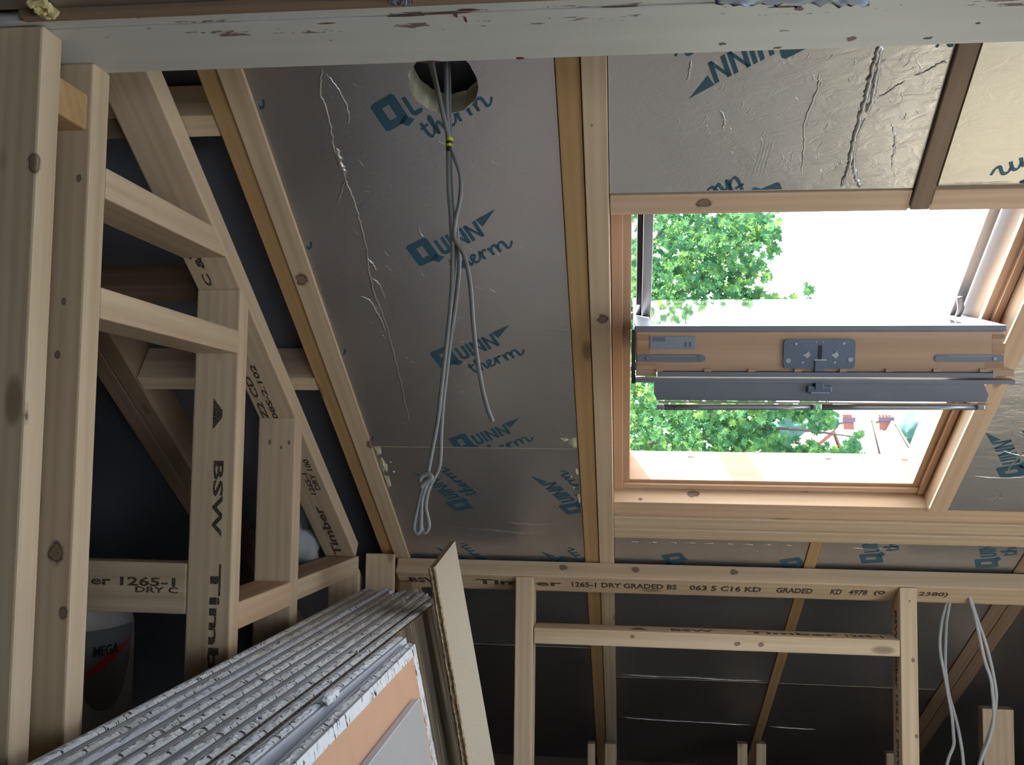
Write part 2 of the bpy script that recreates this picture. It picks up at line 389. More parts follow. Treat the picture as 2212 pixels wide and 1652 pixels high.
def logo(parent, x, ms, ang, clip, o=0.0, hole=None, name='printed_logo'):
    """print on the slope face at (X, -s), clip = (x0, x1, s0, s1)"""
    bm = bmesh.new(); a = radians(ang); rot = lambda p: (x + p[0]*cos(a)-p[1]*sin(a), ms + p[0]*sin(a)+p[1]*cos(a))
    for qd in LQ:
        pts = [rot(p) for p in qd]
        if hole and any(math.hypot(p[0]-hole[0], -p[1]-hole[1]) < hole[2] for p in pts): continue
        ar = sum(pts[i][0]*pts[(i+1) % 4][1]-pts[(i+1) % 4][0]*pts[i][1] for i in range(4))
        if ar < 0: pts = pts[::-1]
        vs = [bm.verts.new((p[0], -p[1], -.0005)) for p in pts]; bm.faces.new(vs)
        vb = [bm.verts.new((p[0], -p[1], 0.0)) for p in pts]; bm.faces.new(vb[::-1])
        for i in range(4): bm.faces.new((vs[i], vs[(i+1) % 4], vb[(i+1) % 4], vb[i]))
    g = lambda: bm.verts[:]+bm.edges[:]+bm.faces[:]
    for no, pt in (((-1, 0, 0), (clip[0]+.003, 0, 0)), ((1, 0, 0), (clip[1]-.003, 0, 0)), ((0, -1, 0), (0, clip[2]+.003, 0)), ((0, 1, 0), (0, clip[3]-.003, 0))):
        bmesh.ops.bisect_plane(bm, geom=g(), plane_co=pt, plane_no=no, clear_outer=True)
    if not bm.faces: bm.free(); return None
    return mesh_obj(name, bm, INKB, frame(R(0, 0, o), X, S, N), parent)

# ================================================================== THE SETTING
def struct(name, a, b, mat): return tag(wbox(name, a, b, mat), kind='structure')
XL, XR, YB, YE = -2.3, 3.0, -2.8, 4.35
struct('floor', (-.9, YB, -.04), (XR, 2.9, 0), FLOORM); struct('floor', (XL, YB, -.04), (-.901, YE, 0), DARK); struct('floor', (-.899, 2.901, -.04), (XR, YE, 0), DARK)  # void floor pieces coloured dark to stand in for shade
ZCL = CAMZ+.625
struct('ceiling', (XL, YB, ZCL), (XR, 1.22, ZCL+.08), WALLM)
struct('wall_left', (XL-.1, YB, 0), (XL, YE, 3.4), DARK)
struct('wall_eaves', (XL, YE, 0), (XR, YE+.1, .75), BRICK)
def wall_open(name, mat, axis, c, t, u0, u1, z1, holes):
    """wall with rectangular openings: axis 'X' wall at x=c or 'Y' wall at y=c"""
    bm = bmesh.new(); us = sorted({u0, u1, *[h[0] for h in holes], *[h[1] for h in holes]}); zs = sorted({0, z1, *[h[2] for h in holes], *[h[3] for h in holes]})
    for a, b in zip(us, us[1:]):
        for p, q in zip(zs, zs[1:]):
            if any(h[0] <= a and b <= h[1] and h[2] <= p and q <= h[3] for h in holes): continue
            if axis == 'X': boxbm(c, c+t, a, b, p, q, bm=bm)
            else: boxbm(a, b, c, c+t, p, q, bm=bm)
    return tag(mesh_obj(name, bm, mat), kind='structure')
wall_open('wall_right', WALLM, 'X', XR, .1, YB, YE, 3.4, [(-.55, .35, .45, 2.0), (.45, 1.35, .45, 2.0)])  # unseen openings, placed and sized to let fill daylight in
wall_open('wall_back', WALLM, 'Y', YB-.1, .1, XL, XR, 3.4, [(1.0, 2.6, 1.0, 2.0)])  # unseen opening, added and sized for light from behind
# roof deck with the window opening, battened membrane outside the rafters
bm = bmesh.new(); OX0, OX1, OS0, OS1 = -.0225, .7555, 2.1775, 3.1635
for (a, b, p, q) in ((XL, OX0, 1.45, 5.35), (OX1, XR, 1.45, 5.35), (OX0, OX1, 1.45, OS0), (OX0, OX1, OS1, 5.35)):
    boxbm(a, b, p, q, .112, .150, bm=bm)
tag(mesh_obj('ceiling', bm, MEMB, frame(R(0, 0, 0), X, S, N)), kind='structure')

# ================================================================== RAFTERS AND INSULATION ON THE SLOPE
G_R = 'rafters on the slope'
def rk(px, py, x0, s0, o1, r):       # knot on a rafter underside from the photograph
    x, s = atR(px, py); return (x-x0, .10, s-s0, r)
rafter('rafter', -.714, -.679, 1.5, 5.25, 0, .10, W_ORANGE, 'orange brown old rafter bordering the dark open bay on the left', None)
rafter('rafter', -.6775, -.634, 1.5, 5.25, -.004, .10, knotmat('W_PALE', [rk(652, 600, -.6775, 1.5, .1, .020), rk(803, 958, -.6775, 1.5, .1, .018)]), 'pale new rafter with knots at left edge of the tall foil board', None)
rafter('rafter', -.117, -.077, 1.5, 5.25, 0, .10, W_ORANGE, 'orange brown old rafter at right edge of the tall foil board', None)
rafter('rafter', -.0755, -.034, 1.5, 5.25, -.004, .10, knotmat('W_PALE', [rk(1302, 686, -.0755, 1.5, .1, .018), rk(1278, 268, -.0755, 1.5, .1, .006)]), 'pale new rafter running down left side of the roof window', None)
rafter('rafter', .496, .528, 1.5, 2.160, -.005, .10, W_OLD, 'brown narrow rafter end crossing the timber above the roof window', None)
rafter('rafter', .496, .528, 3.33, 5.25, 0, .10, W_ORANGE, 'orange narrow rafter below the window running down into the eaves', None)
rafter('trimmer_rafter', .760, .806, 2.168, 3.166, -.003, .10, W_FRESH, 'pale trimmer rafter up right side of the roof window', None)
for i, x in enumerate((1.056, 1.101)):
    rafter('rafter', x, x+.043, 1.5, 5.25, 0, .10, W_OLD, ('left' if i == 0 else 'right')+' timber of brown rafter pair far right behind the low wall', 'brown rafter pair far right')
for x in (-1.243, -1.196):
    rafter('rafter', x, x+.045, 1.5, 5.25, 0, .10, W_OLD, ('left' if x < -1.2 else 'right')+' timber of the dark rafter pair behind the left stud wall', 'dark rafter pair behind the left stud wall')
# noggins between rafters in the open bay
cross('noggin', -1.149, -.716, 1.927, 1.971, .002, .095, W_PALE, 'pinkish noggin high in the open bay beneath the beam', cat='noggin')
cross('noggin', -1.149, -.716, 2.647, 2.691, .002, .095, W_PALE, 'pinkish noggin halfway down the open bay behind sloping plate', cat='noggin')
cross('noggin', -1.149, -.900, 2.345, 2.392, .002, .070, W_OLD, 'brown short noggin in the dark roof void above the middle cross rail', cat='noggin')
# header and lintel timbers around the window
cross('header_timber', -.032, .4935, 2.120, 2.166, .0, .10, knotmat('W_FRESH', [(.02, 0, atR(1522, 431)[0]+.032, .014)]), 'pinkish header timber with one big knot above the roof window', cat='timber')
cross('header_timber', .5305, 1.05, 2.120, 2.166, .0, .10, W_FRESH, 'short pinkish header timber above the window right of the brown rafter end', cat='timber')
GL = 'stacked lintel timbers under the window'
kk = [(atR(p, q)[0]+.034) for p, q in ((1499, 1078), (1750, 1082))]
lt = [(3.169, 3.2345, 'top, widest'), (3.2375, 3.2860, 'middle'), (3.2890, 3.335, 'lowest')]
for i, (a, b, nm) in enumerate(lt):
    m = knotmat('W_FRESH', [(0, .03, kk[0], .016), (0, .05, kk[1], .014), (0, .01, .07, .006)]) if i == 0 else W_PALE
    cross('lintel_timber', -.0335, 1.05, a, b, (.012, .006, .0)[i], .10, m, nm+' of the three long lintel timbers under the roof window', None, 'timber')

def insulation(x0, x1, s0, s1, label, mat=FOIL, o=.004, hole=None, logos=(), group=None, torn=()):
    bm = bmesh.new()
    if hole:
        hx, hs, hr = hole; n_ = 40; rnd = random.Random(3)
        rr = [hr*(1+.03*rnd.uniform(-1, 1)) for _ in range(n_)]
        out = []
        for i in range(n_):
            a = 2*pi*i/n_; c, s = cos(a), sin(a); k = 1e9
            if c > 1e-6: k = min(k, (x1-hx)/c)
            if c < -1e-6: k = min(k, (x0-hx)/c)
            if s > 1e-6: k = min(k, (s1-hs)/s)
            if s < -1e-6: k = min(k, (s0-hs)/s)
            out.append((hx+c*k, hs+s*k))
        inn = [(hx+cos(2*pi*i/n_)*rr[i], hs+sin(2*pi*i/n_)*rr[i]) for i in range(n_)]
        cor = {}
        for i in range(n_):
            j = (i+1) % n_; a, b = out[i], out[j]; ex = []
            for cx_, cy_ in ((x0, s0), (x1, s0), (x1, s1), (x0, s1)):
                if (abs(a[0]-cx_) < 1e-6) != (abs(b[0]-cx_) < 1e-6) and (abs(a[1]-cy_) < 1e-6) != (abs(b[1]-cy_) < 1e-6) and (abs(a[0]-cx_) < 1e-6 or abs(b[0]-cx_) < 1e-6) and (abs(a[1]-cy_) < 1e-6 or abs(b[1]-cy_) < 1e-6): ex = [(cx_, cy_)]
            for z, fl in ((o, 0), (.062, 1)):
                pts = [inn[i], a]+ex+[b, inn[j]]
                vs = [bm.verts.new((p[0], p[1], z)) for p in pts]
                bm.faces.new(vs if fl else vs[::-1])
            ring = [a]+ex+[b]
            for p, q in zip(ring, ring[1:]):
                f = bm.faces.new([bm.verts.new((p[0], p[1], o)), bm.verts.new((q[0], q[1], o)), bm.verts.new((q[0], q[1], .062)), bm.verts.new((p[0], p[1], .062))]); f.material_index = 1
            f = bm.faces.new([bm.verts.new((*inn[j], o)), bm.verts.new((*inn[i], o)), bm.verts.new((*inn[i], .062)), bm.verts.new((*inn[j], .062))]); f.material_index = 1
        bmesh.ops.remove_doubles(bm, verts=bm.verts[:], dist=1e-5)
    else:
        boxbm(x0, x1, s0, s1, o, .095, bm=bm)
        for f in bm.faces:
            if abs(f.normal.z) < .5: f.material_index = 1
    ob = mesh_obj('insulation_board', bm, [mat, FOAM], frame(R(0, 0, 0), X, S, N)); tag(ob, label, 'insulation board', group)
    for lg in logos: logo(ob, lg[0], lg[1], lg[2], (x0, x1, s0, s1), o, hole)
    rnd = random.Random(int(abs(x0*100)+s0*10))
    for tr in torn:                                  # torn patches of bare foam
        px, ps, r, st = tr; b2 = bmesh.new(); pts = []
        for i in range(11):
            a = 2*pi*i/11; q = r*rnd.uniform(.55, 1.2); pts.append((min(max(px+cos(a)*q, x0+.0005), x1-.0005), min(max(ps+sin(a)*q*st, s0+.0005), s1-.0005)))
        c0 = b2.verts.new((sum(p[0] for p in pts)/11, sum(p[1] for p in pts)/11, o-.005)); rv = [b2.verts.new((p[0], p[1], o+.0002)) for p in pts]
        for i in range(11): b2.faces.new((c0, rv[(i+1) % 11], rv[i]))
        b2.faces.new(rv)
        mesh_obj('torn_foam', b2, FOAM, frame(R(0, 0, 0), X, S, N), ob)
    return ob
def crease(parent, path, o=.004, wd=.0034, ht=.0024, seed=1, mat=FOIL):
    rnd = random.Random(seed); P = smooth_path([(a, b, 0) for a, b in path], 9); bm = bmesh.new(); prev = None
    for i, p in enumerate(P):
        t = (P[min(i+1, len(P)-1)]-P[max(i-1, 0)]).normalized(); nn = V((-t.y, t.x, 0)); j = rnd.uniform(-1, 1)*min(.0016, wd*.5)
        a = rnd.uniform(.75, 1.2)*wd; c = p+nn*j; h = .65*ht*rnd.uniform(.6, 1.1)*min(1, i/4, (len(P)-1-i)/4+.05)
        v = [bm.verts.new((c+nn*a).to_tuple()[:2]+(o+.0005,)), bm.verts.new(c.to_tuple()[:2]+(o-h,)), bm.verts.new((c-nn*a*.8).to_tuple()[:2]+(o+.0005,))]
        if prev:
            bm.faces.new((prev[0], v[0], v[1], prev[1])); bm.faces.new((prev[1], v[1], v[2], prev[2])); bm.faces.new((prev[0], prev[2], v[2], v[0]))
        prev = v
    return mesh_obj('foil_crease', bm, mat, frame(R(0, 0, 0), X, S, N), parent, True)

A = insulation(-.6325, -.1185, 1.52, 2.9165, 'tall foil insulation board left of the window with a round hole at its top', FOIL, hole=(-.303, 1.880, .058),
   logos=[(-.416, -1.973, 30), (-.411, -2.296, 30), (-.413, -2.613, 30), (-.417, -2.936, 30), (-.808, -1.965, 30), (-.808, -2.292, 30), (-.812, -2.612, 30), (-.815, -2.940, 30)],
   torn=[(-.128, 2.892, .018, 1.2), (-.150, 2.880, .014, .6)])
pp = lambda l: [atR(*p) for p in l]
crease(A, pp([(694, 145), (690, 200), (705, 240), (715, 290), (722, 330), (738, 370), (752, 410), (768, 450), (778, 490), (790, 540), (796, 590), (812, 650), (832, 700), (845, 750), (858, 800), (870, 850), (884, 920)]), seed=3)
crease(A, pp([(700, 160), (730, 195), (750, 240), (752, 272)]), wd=.003, ht=.0025, seed=4)
crease(A, pp([(724, 320), (734, 355), (744, 380)]), wd=.009, ht=.004, seed=5)
crease(A, pp([(745, 390), (735, 420), (728, 445)]), wd=.004, ht=.003, seed=6)
crease(A, pp([(790, 560), (805, 575), (812, 588)]), wd=.004, ht=.0035, seed=7)
crease(A, pp([(772, 640), (800, 655), (820, 690), (833, 720)]), wd=.004, ht=.003, seed=8)
crease(A, pp([(800, 600), (820, 620), (832, 655)]), wd=.003, ht=.0025, seed=9)
crease(A, pp([(903, 484), (907, 505), (915, 515)]), wd=.003, ht=.002, seed=10)
rnd = random.Random(11)
for _ in range(60):
    x = rnd.uniform(-.56, -.16); s = rnd.uniform(1.86, 2.85); a = rnd.uniform(.2, 1.3); L_ = rnd.uniform(.008, .026)
    crease(A, [(x, s), (x+L_*.5*cos(a), s+L_*.5*sin(a)+.003), (x+L_*cos(a), s+L_*sin(a))], wd=.0016, ht=.001, seed=_)
A2 = insulation(-.6325, -.1185, 2.9195, 4.075, 'lower foil board under the tall one with logos turned sideways', FOIL,
   logos=[(-.409, -3.199, 118.8), (-.103, -3.206, 118.8), (-.409, -3.585, 118.8), (-.103, -3.595, 118.8)], torn=[(-.625, 2.935, .012, 2), (-.622, 3.0, .010, 4), (-.628, 3.07, .012, 3), (-.600, 3.03, .004, 1), (-.60, 2.985, .003, 1), (-.126, 3.02, .008, 2), (-.140, 3.04, .004, 1), (-.124, 3.14, .006, 5), (-.135, 3.09, .004, 1)])
for k_, ln in enumerate(([(-.46, 3.31), (-.38, 3.315), (-.28, 3.33), (-.2, 3.325)], [(-.52, 3.30), (-.44, 3.302)], [(-.35, 3.27), (-.25, 3.28), (-.17, 3.275)])): crease(A2, ln, wd=.002, ht=.0015, seed=20+k_)
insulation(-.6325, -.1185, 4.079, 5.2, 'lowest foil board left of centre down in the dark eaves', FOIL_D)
B1 = insulation(-.0325, .4945, 1.52, 2.118, 'crinkled foil board above the roof window with an upside down logo', FOIL_C, logos=[(.264, -1.777, 210), (.264, -2.097, 210), (.658, -1.777, 210)])
crease(B1, pp([(1903, 98), (1893, 130), (1880, 180), (1868, 225), (1855, 270), (1843, 320), (1835, 360), (1818, 408)]), wd=.006, ht=.007, seed=31, mat=FOIL_C)
crease(B1, pp([(1905, 98), (1898, 150), (1886, 215), (1873, 250)]), wd=.006, ht=.005, seed=32, mat=FOIL_C)
crease(B1, pp([(1872, 258), (1852, 300), (1845, 350), (1850, 385), (1862, 408)]), wd=.005, ht=.005, seed=33, mat=FOIL_C)
crease(B1, pp([(1894, 214), (1915, 205), (1935, 190), (1958, 177)]), wd=.003, ht=.003, seed=34, mat=FOIL_C)
crease(B1, pp([(1975, 165), (2000, 158), (2030, 140), (2048, 138)]), wd=.003, ht=.003, seed=35, mat=FOIL_C)
crease(B1, pp([(1928, 270), (1935, 300), (1930, 340), (1926, 370)]), wd=.003, ht=.003, seed=36, mat=FOIL_C)
crease(B1, pp([(1555, 240), (1565, 260), (1562, 285)]), wd=.003, ht=.003, seed=37, mat=FOIL_C)
crease(B1, pp([(1493, 130), (1490, 155), (1485, 180)]), wd=.003, ht=.003, seed=38, mat=FOIL_C)
crease(B1, pp([(1770, 160), (1765, 200), (1740, 260), (1738, 310), (1732, 380)]), wd=.003, ht=.0025, seed=39, mat=FOIL_C)
for k_ in range(4): crease(B1, pp([(1650+k_*8, 295), (1640+k_*7, 340), (1620+k_*9, 395)]), wd=.0015, ht=.0015, seed=40+k_, mat=FOIL_C)
for _ in range(60):
    x = rnd.uniform(.08, .47); s = rnd.uniform(1.84, 2.10); a = rnd.uniform(.9, 2.2); L_ = rnd.uniform(.008, .022)
    crease(B1, [(x, s), (x+L_*.5*cos(a)+.002, s+L_*.5*sin(a)), (x+L_*cos(a), s+L_*sin(a))], wd=.0018, ht=.0013, seed=60+_, mat=FOIL_C)
B2 = insulation(.536, 1.054, 1.52, 2.118, 'cream-lit foil board at top right corner beside the brown rafter end', FOIL_W, o=.008, logos=[(.808, -2.030, 210)])
crease(B2, [(.56, 2.11), (.60, 2.113), (.66, 2.11)], o=.008, wd=.003, ht=.003, seed=90, mat=FOIL_W)
Cc = insulation(.8075, 1.0545, 2.17, 3.166, 'grey crinkled foil board right of the window', FOIL_C, logos=[(.95, -3.0, 118.8)])
for k_, ln in enumerate(([(.93, 2.72), (.915, 2.80), (.925, 2.86), (.905, 2.95), (.90, 3.0)], [(.83, 3.01), (.88, 3.015), (.95, 3.01)], [(.88, 2.83), (.92, 2.84)], [(.86, 2.90), (.91, 2.92), (.96, 2.925)], [(.90, 3.06), (.92, 3.10), (.90, 3.13)])): crease(Cc, ln, wd=.004, ht=.003, seed=95+k_, mat=FOIL_C)
D1 = insulation(-.0325, .4945, 3.337, 4.31, 'foil board under the lintel left of the orange rafter', FOIL, logos=[(.097, -3.434, -61.2), (.424, -3.443, -61.2)])
for k_ in range(9):
    x = .0+k_*.052; crease(D1, [(x, 3.362+.002*(k_ % 3)), (x+.02, 3.360), (x+.036, 3.364)], wd=.0022, ht=.0025, seed=110+k_)
D2 = insulation(.5295, 1.0545, 3.337, 4.31, 'foil board under the lintel right of the orange rafter', FOIL, logos=[(.708, -3.440, 110), (1.013, -3.450, 110)])
crease(D2, [(.60, 3.365), (.65, 3.37), (.70, 3.368)], wd=.002, ht=.002, seed=130)
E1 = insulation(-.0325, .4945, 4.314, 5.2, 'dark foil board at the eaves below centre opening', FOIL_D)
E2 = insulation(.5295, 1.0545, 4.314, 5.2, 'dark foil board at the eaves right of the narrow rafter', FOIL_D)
crease(E1, [(-.02, 4.70), (.1, 4.712), (.2, 4.715), (.32, 4.718), (.48, 4.725)], wd=.004, ht=.006, seed=140)
crease(E2, [(.54, 4.73), (.62, 4.735), (.72, 4.74)], wd=.004, ht=.006, seed=141)
crease(D1, [(-.02, 4.29), (.1, 4.296), (.24, 4.292), (.36, 4.300), (.47, 4.296)], wd=.003, ht=.006, seed=142)
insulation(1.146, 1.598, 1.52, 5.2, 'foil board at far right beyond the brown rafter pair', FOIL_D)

# ================================================================== ROOF WINDOW
win = empty('window_1', R(.37, 2.67, .1), 'centre pivot roof window standing open with pine frame', 'window', kind='structure')
WX0, WX1, WS0, WS1, WO0, WO1 = -.022, .755, 2.178, 3.163, .058, .150
def rb(name, x0, x1, s0, s1, o0, o1, mat, parent=None, bev=.0015, ax='S'):
    if ax == 'S': return fbox(name, R(x0, s0, o1), X, S, x1-x0, o1-o0, s1-s0, mat, parent, bev)
    return fbox(name, R(x0, s0, o0), S, X, s1-s0, o1-o0, x1-x0, mat, parent, bev)
J = .030
rb('window_jamb', WX0, WX0+J, WS0, WS1, WO0, WO1, W_PINE, win)
rb('window_jamb', WX1-J, WX1, WS0, WS1, WO0, WO1, W_PINE, win)
rb('window_sill', WX0+J, WX1-J, WS1-.034, WS1, WO0, WO1, W_PINE, win, ax='X')
rb('window_head', WX0+J, WX1-J, WS0, WS0+.034, WO0, WO1, W_PINE, win, ax='X')
rb('jamb_moulding', WX0-.0105, WX0+.013, WS0, WS1-.004, WO0-.012, WO0, W_PINE, win)
rb('jamb_moulding', WX1-.013, WX1+.002, WS0, WS1-.004, WO0-.012, WO0, W_PINE, win)
rb('sill_moulding', WX0+.013, WX1-.013, WS1-.022, WS1-.002, WO0-.008, WO0, W_PINE, win, ax='X')
for px in (1492, 1792, 1958):
    x = atR(px, 982, .13)[0]
    cb = rb('sill_clip', x-.008, x+.008, WS1-.036, WS1-.034, .132, .150, CHROME, win)
rb('side_cladding', .020, .032, 2.20, 2.60, .150, .185, RUBBER, win)
rb('side_cladding', .032, .052, 2.20, 2.60, .125, .180, ALU_L, win)
rb('side_cladding', .690, .712, 2.20, 2.60, .125, .180, ALU_L, win)
rb('frame_seal', .7265, .7285, 2.20, 2.64, .085, .10, RUBBER, win)
rb('outer_flashing', WX0-.11, WX1+.11, WS0-.12, WS0, .151, .157, ALU, win, ax='X')
rb('outer_flashing', WX0-.11, WX1+.11, WS1+.004, WS1+.12, .151, .157, ALU, win, ax='X')
rb('hinge_arm', .018, .030, 2.56, 2.66, .150, .162, CHROME, win)
ha = tube_obj('hinge_arm', [R(.690, 2.50, .11), R(.697, 2.53, .10), R(.694, 2.57, .105), R(.686, 2.60, .12)], .007, ALU, win, .5)
# the sash: frame of its own, u = across, v = outward along the sash, w2 = its outer face
SA = radians(12.5); sv = V((0, cos(SA), sin(SA))); sw = V((0, -sin(SA), cos(SA)))
SP = V((0, 1.95, CAMZ+.2415)); sashx0, sashx1 = .018, .718
sash = empty('sash', SP + X*.37, None); sash.parent = win; sash.matrix_basis = world_of(win).inverted() @ Matrix.Translation(SP+X*.37)
def sb(name, x0, x1, v0, v1, w0, w1, mat, parent=sash, bev=.001):     # box in sash frame, long axis across
    return fbox(name, SP + X*x0 + sv*v0 + sw*w0, sv, X, v1-v0, w1-w0, x1-x0, mat, parent, bev)
sb('sash_rail', sashx0, sashx1, 0, .055, -.080, 0, W_PINE, bev=.002)
sb('sash_rail', sashx0, sashx1, .865, .92, -.080, 0, W_PINE, bev=.002)
for x in (sashx0, sashx1-.045): fbox('sash_stile', SP + X*x + sv*.055, X, sv, .045, .06, .81, W_PINE, sash)
sb('top_cladding', sashx0-.003, sashx1+.003, -.008, .035, .0005, .012, ALU, bev=.002)
for x in (sashx0-.003, sashx1-.030): fbox('side_cladding', SP + X*x + sv*.035 + sw*.012, X, sv, .033, .0115, .88, ALU, sash, .001)
sb('glass_pane', sashx0+.03, sashx1-.03, .03, .875, .002, .008, GLASS, bev=0)
sb('side_seal', sashx0-.009, sashx0-.001, -.004, .05, -.105, .004, RUBBER)
# rail fittings, set out on the vertical outer edge of the rail
def rp_(px, py, v=-.0): 
    q = at(px, py, sv, SP + sv*v); d = q-SP; return d.x, d.dot(sw)
def rail_box(name, p0, p1, v0, v1, mat, parent=sash, bev=.0005):
    (xa, wa), (xb, wb_) = rp_(*p0), rp_(*p1); return sb(name, min(xa, xb), max(xa, xb), v0, v1, min(wa, wb_), max(wa, wb_), mat, parent, bev)
(xa, wa), (xb, wb_) = rp_(1693, 732), rp_(1845, 796); bm = bmesh.new(); P = []
for cx_, cy_, a0_ in ((xb-.008, wa-.008, 0), (xa+.008, wa-.008, 90), (xa+.008, wb_+.008, 180), (xb-.008, wb_+.008, 270)):
    for k in range(5): t = radians(a0_+k*22.5); P.append((cx_+cos(t)*.008, cy_+sin(t)*.008))
prism(bm, P, 0, .0045); lock = mesh_obj('lock_plate', bm, STEEL, frame(SP, X, sw, -sv), sash)
def disc(name, px, py, r, mat, parent, v=-.004, d=.002):
    x, w_ = rp_(px, py); bm = bmesh.new(); n_ = 14
    prism(bm, [(cos(2*pi*i/n_)*r, sin(2*pi*i/n_)*r) for i in range(n_)], 0, d)
    return mesh_obj(name, bm, mat, frame(SP+X*x+sw*w_+sv*v, X, sw, -sv), parent)
for px, py, r in ((1702, 778, .0048), (1836, 776, .0048), (1719, 742, .0025), (1822, 741, .0025), (1733, 782, .0025), (1802, 782, .0025), (1763, 738, .0014), (1777, 738, .0014)): disc('screw', px, py, r, CHROME, lock)
for px in (1742, 1803):
    x, w_ = rp_(px, 764); bm = bmesh.new(); prism(bm, [(-.008, -.001), (.001, -.009), (.007, -.002), (.002, .007), (0, .002)], 0, .0025)
    mesh_obj('latch_socket', bm, CHROME, frame(SP+X*x+sw*w_-sv*.004, X, sw, -sv), lock)
rail_box('catch_slot', (1767, 745), (1774, 778), -.006, -.003, RUBBER, lock)
rail_box('catch_clip', (1759, 778), (1781, 801), -.009, -.004, STEEL, lock)
rail_box('catch_clip', (1757, 775), (1783, 778), -.009, -.004, CHROME, lock)
lab = rail_box('rating_plate', (1404, 726), (1502, 754), -.002, .001, PLATE)
mk = rail_box('maker_mark_panel', (1410, 729), (1436, 737), -.003, -.0015, STEEL, lab, 0)
x, w_ = rp_(1412, 736.2); text_obj('maker_mark', 'VELUX', SP+X*x+sw*w_-sv*.003, X, sw, .020, .0045, lab, PLATE, 0)
for px in (1478, 1488): rail_box('plate_print', (px, 738), (px+5, 749), -.0024, -.0018, STEEL, lab, 0)
for p0, p1, px in (((1376, 765), (1516, 782), 1516), ((2027, 766), (2168, 782), 2027)):
    bb = rail_box('bolt_slot', p0, p1, -.0015, .001, ALU); disc('slot_end', px, (p0[1]+p1[1])/2, .0072, ALU, bb, -.0014, .0012)
    xm = p0[0]+30 if px == 1516 else p0[0]+20
    rail_box('bolt_bar', (xm, 767), (xm+95, 770), -.003, -.001, ALU_L, bb); disc('screw', (1399 if px == 1516 else 2148), 774, .0035, CHROME, bb, -.0015)
for a, b, c_, d_ in ((1377, 722, 1403, 735), (1377, 745, 1403, 764), (1377, 784, 1418, 790), (2144, 722, 2170, 732), (2144, 742, 2170, 764), (2128, 783, 2168, 796)):
    rail_box('finger_joint', (a, b), (c_, d_), -.0004, .001, W_PINED, bev=0)
for px in (1424, 1528, 1623, 1722, 1820, 1919, 2022, 2122): rail_box('wood_tab', (px-7, 796), (px+8, 803), -.004, .001, W_PINE)
rail_box('air_strip', (1420, 802), (2143, 815), -.008, .02, ALU)
rail_box('lower_strip', (1372, 816), (2188, 828), -.012, .02, ALU)
rail_box('side_block', (1374, 799), (1418, 812), -.002, .03, W_PINE); rail_box('side_block', (2144, 799), (2190, 812), -.002, .03, W_PINE)
# ventilation flap and its handle bar
bm = bmesh.new(); (xa, wa), (xb, wb_) = rp_(1413, 820), rp_(2133, 868)
prism(bm, [(xa, wa), (xa, wb_+.012), (xa+.006, wb_), (xb-.004, wb_), (xb, wb_+.014), (xb-.012, wa)], 0, .008)
flap = mesh_obj('ventilation_flap', bm, ALU, frame(SP+sv*.004, X, sw, -sv), sash)
rail_box('flap_lip', (1422, 865), (2128, 872), -.016, -.004, W_PINE, flap)
for a, b in ((1434, 1752), (1772, 2104)):
    P = [SP+X*rp_(px, 877)[0]+sw*rp_(px, 877)[1]-sv*.012 for px in (a, (a+b)/2, b)]
    tube_obj('handle_bar', P, .0058, ALU_L, flap, 1, None, 2)
for a, b in ((1418, 1434), (1752, 1760), (2104, 2120)): rail_box('handle_end', (a, 871), (b, 882), -.020, -.004, ALU_L, flap, .002)
rail_box('flap_catch', (1742, 832), (1794, 846), -.014, -.004, STEEL, flap, .002); rail_box('flap_catch_tongue', (1758, 824), (1776, 838), -.018, -.008, STEEL, flap, .001)
rail_box('flap_catch_pin', (1748, 844), (1788, 848), -.016, -.010, ALU_L, flap, .001)

# ================================================================== PALE GREY BEAM AND THE CEILING IN FRONT OF IT
K = 1.0343; ZB = CAMZ+.5375*K
bmO = empty('painted_beam', (0, 1.2, ZB), 'pale grey painted beam with dark red marks spanning the top of the room', 'beam')
wbox('bottom_flange', (-2.2, 1.150*K, ZB), (2.9, 1.2935*K, ZB+.014), BEAM, bmO, .001, 0)
wbox('flange_lip', (-2.2, 1.122*K, ZB+.0015), (2.9, 1.149*K, ZB+.014), BEAM, bmO, .001, 0)
wbox('web', (-2.2, 1.225, ZB+.014), (2.9, 1.245, ZB+.42), BEAM, bmO, 0, 0)
for (px, py, wx_, wy_) in ((1122, 125, .008, .004), (925, 133, .016, .004), (705, 50, .012, .0015), (875, 34, .03, .0018), (960, 28, .04, .002), (985, 33, .003, .008), (1005, 40, .002, .010), (1012, 22, .02, .002), (1345, 14, .03, .002), (1700, 14, .022, .0022), (1728, 19, .006, .006), (1840, 83, .006, .008), (2005, 82, .006, .004), (2112, 50, .004, .003), (1680, 103, .006, .003), (1560, 95, .005, .004)):
    q = atZ(px, py, ZB); bm = bmesh.new(); rnd2 = random.Random(px)
    prism(bm, [(cos(2*pi*i/9)*wx_*rnd2.uniform(.5, 1.2), sin(2*pi*i/9)*wy_*rnd2.uniform(.5, 1.2)) for i in range(9)], -.0006, .0002)
    mesh_obj('paint_mark', bm, REDP if px in (1122, 1728, 1012, 1700, 985, 1005) else RUSTP, Matrix.Translation(q), bmO)
timber('ceiling_batten', (atZ(35, 30, ZB).x, atZ(300, 20, ZB).y, ZB-.003), (2.9, 1.121*K, ZB+.05), W_OLD, 'brown batten running along the near edge of the painted beam', cat='batten')
timber('ceiling_batten', (atZ(722, 5, ZB).x, 1.03, ZB-.001), (2.9, atZ(300, 20, ZB).y-.002, ZB+.05), W_OLD, 'second brown batten nearest the viewer above the painted beam', cat='batten')
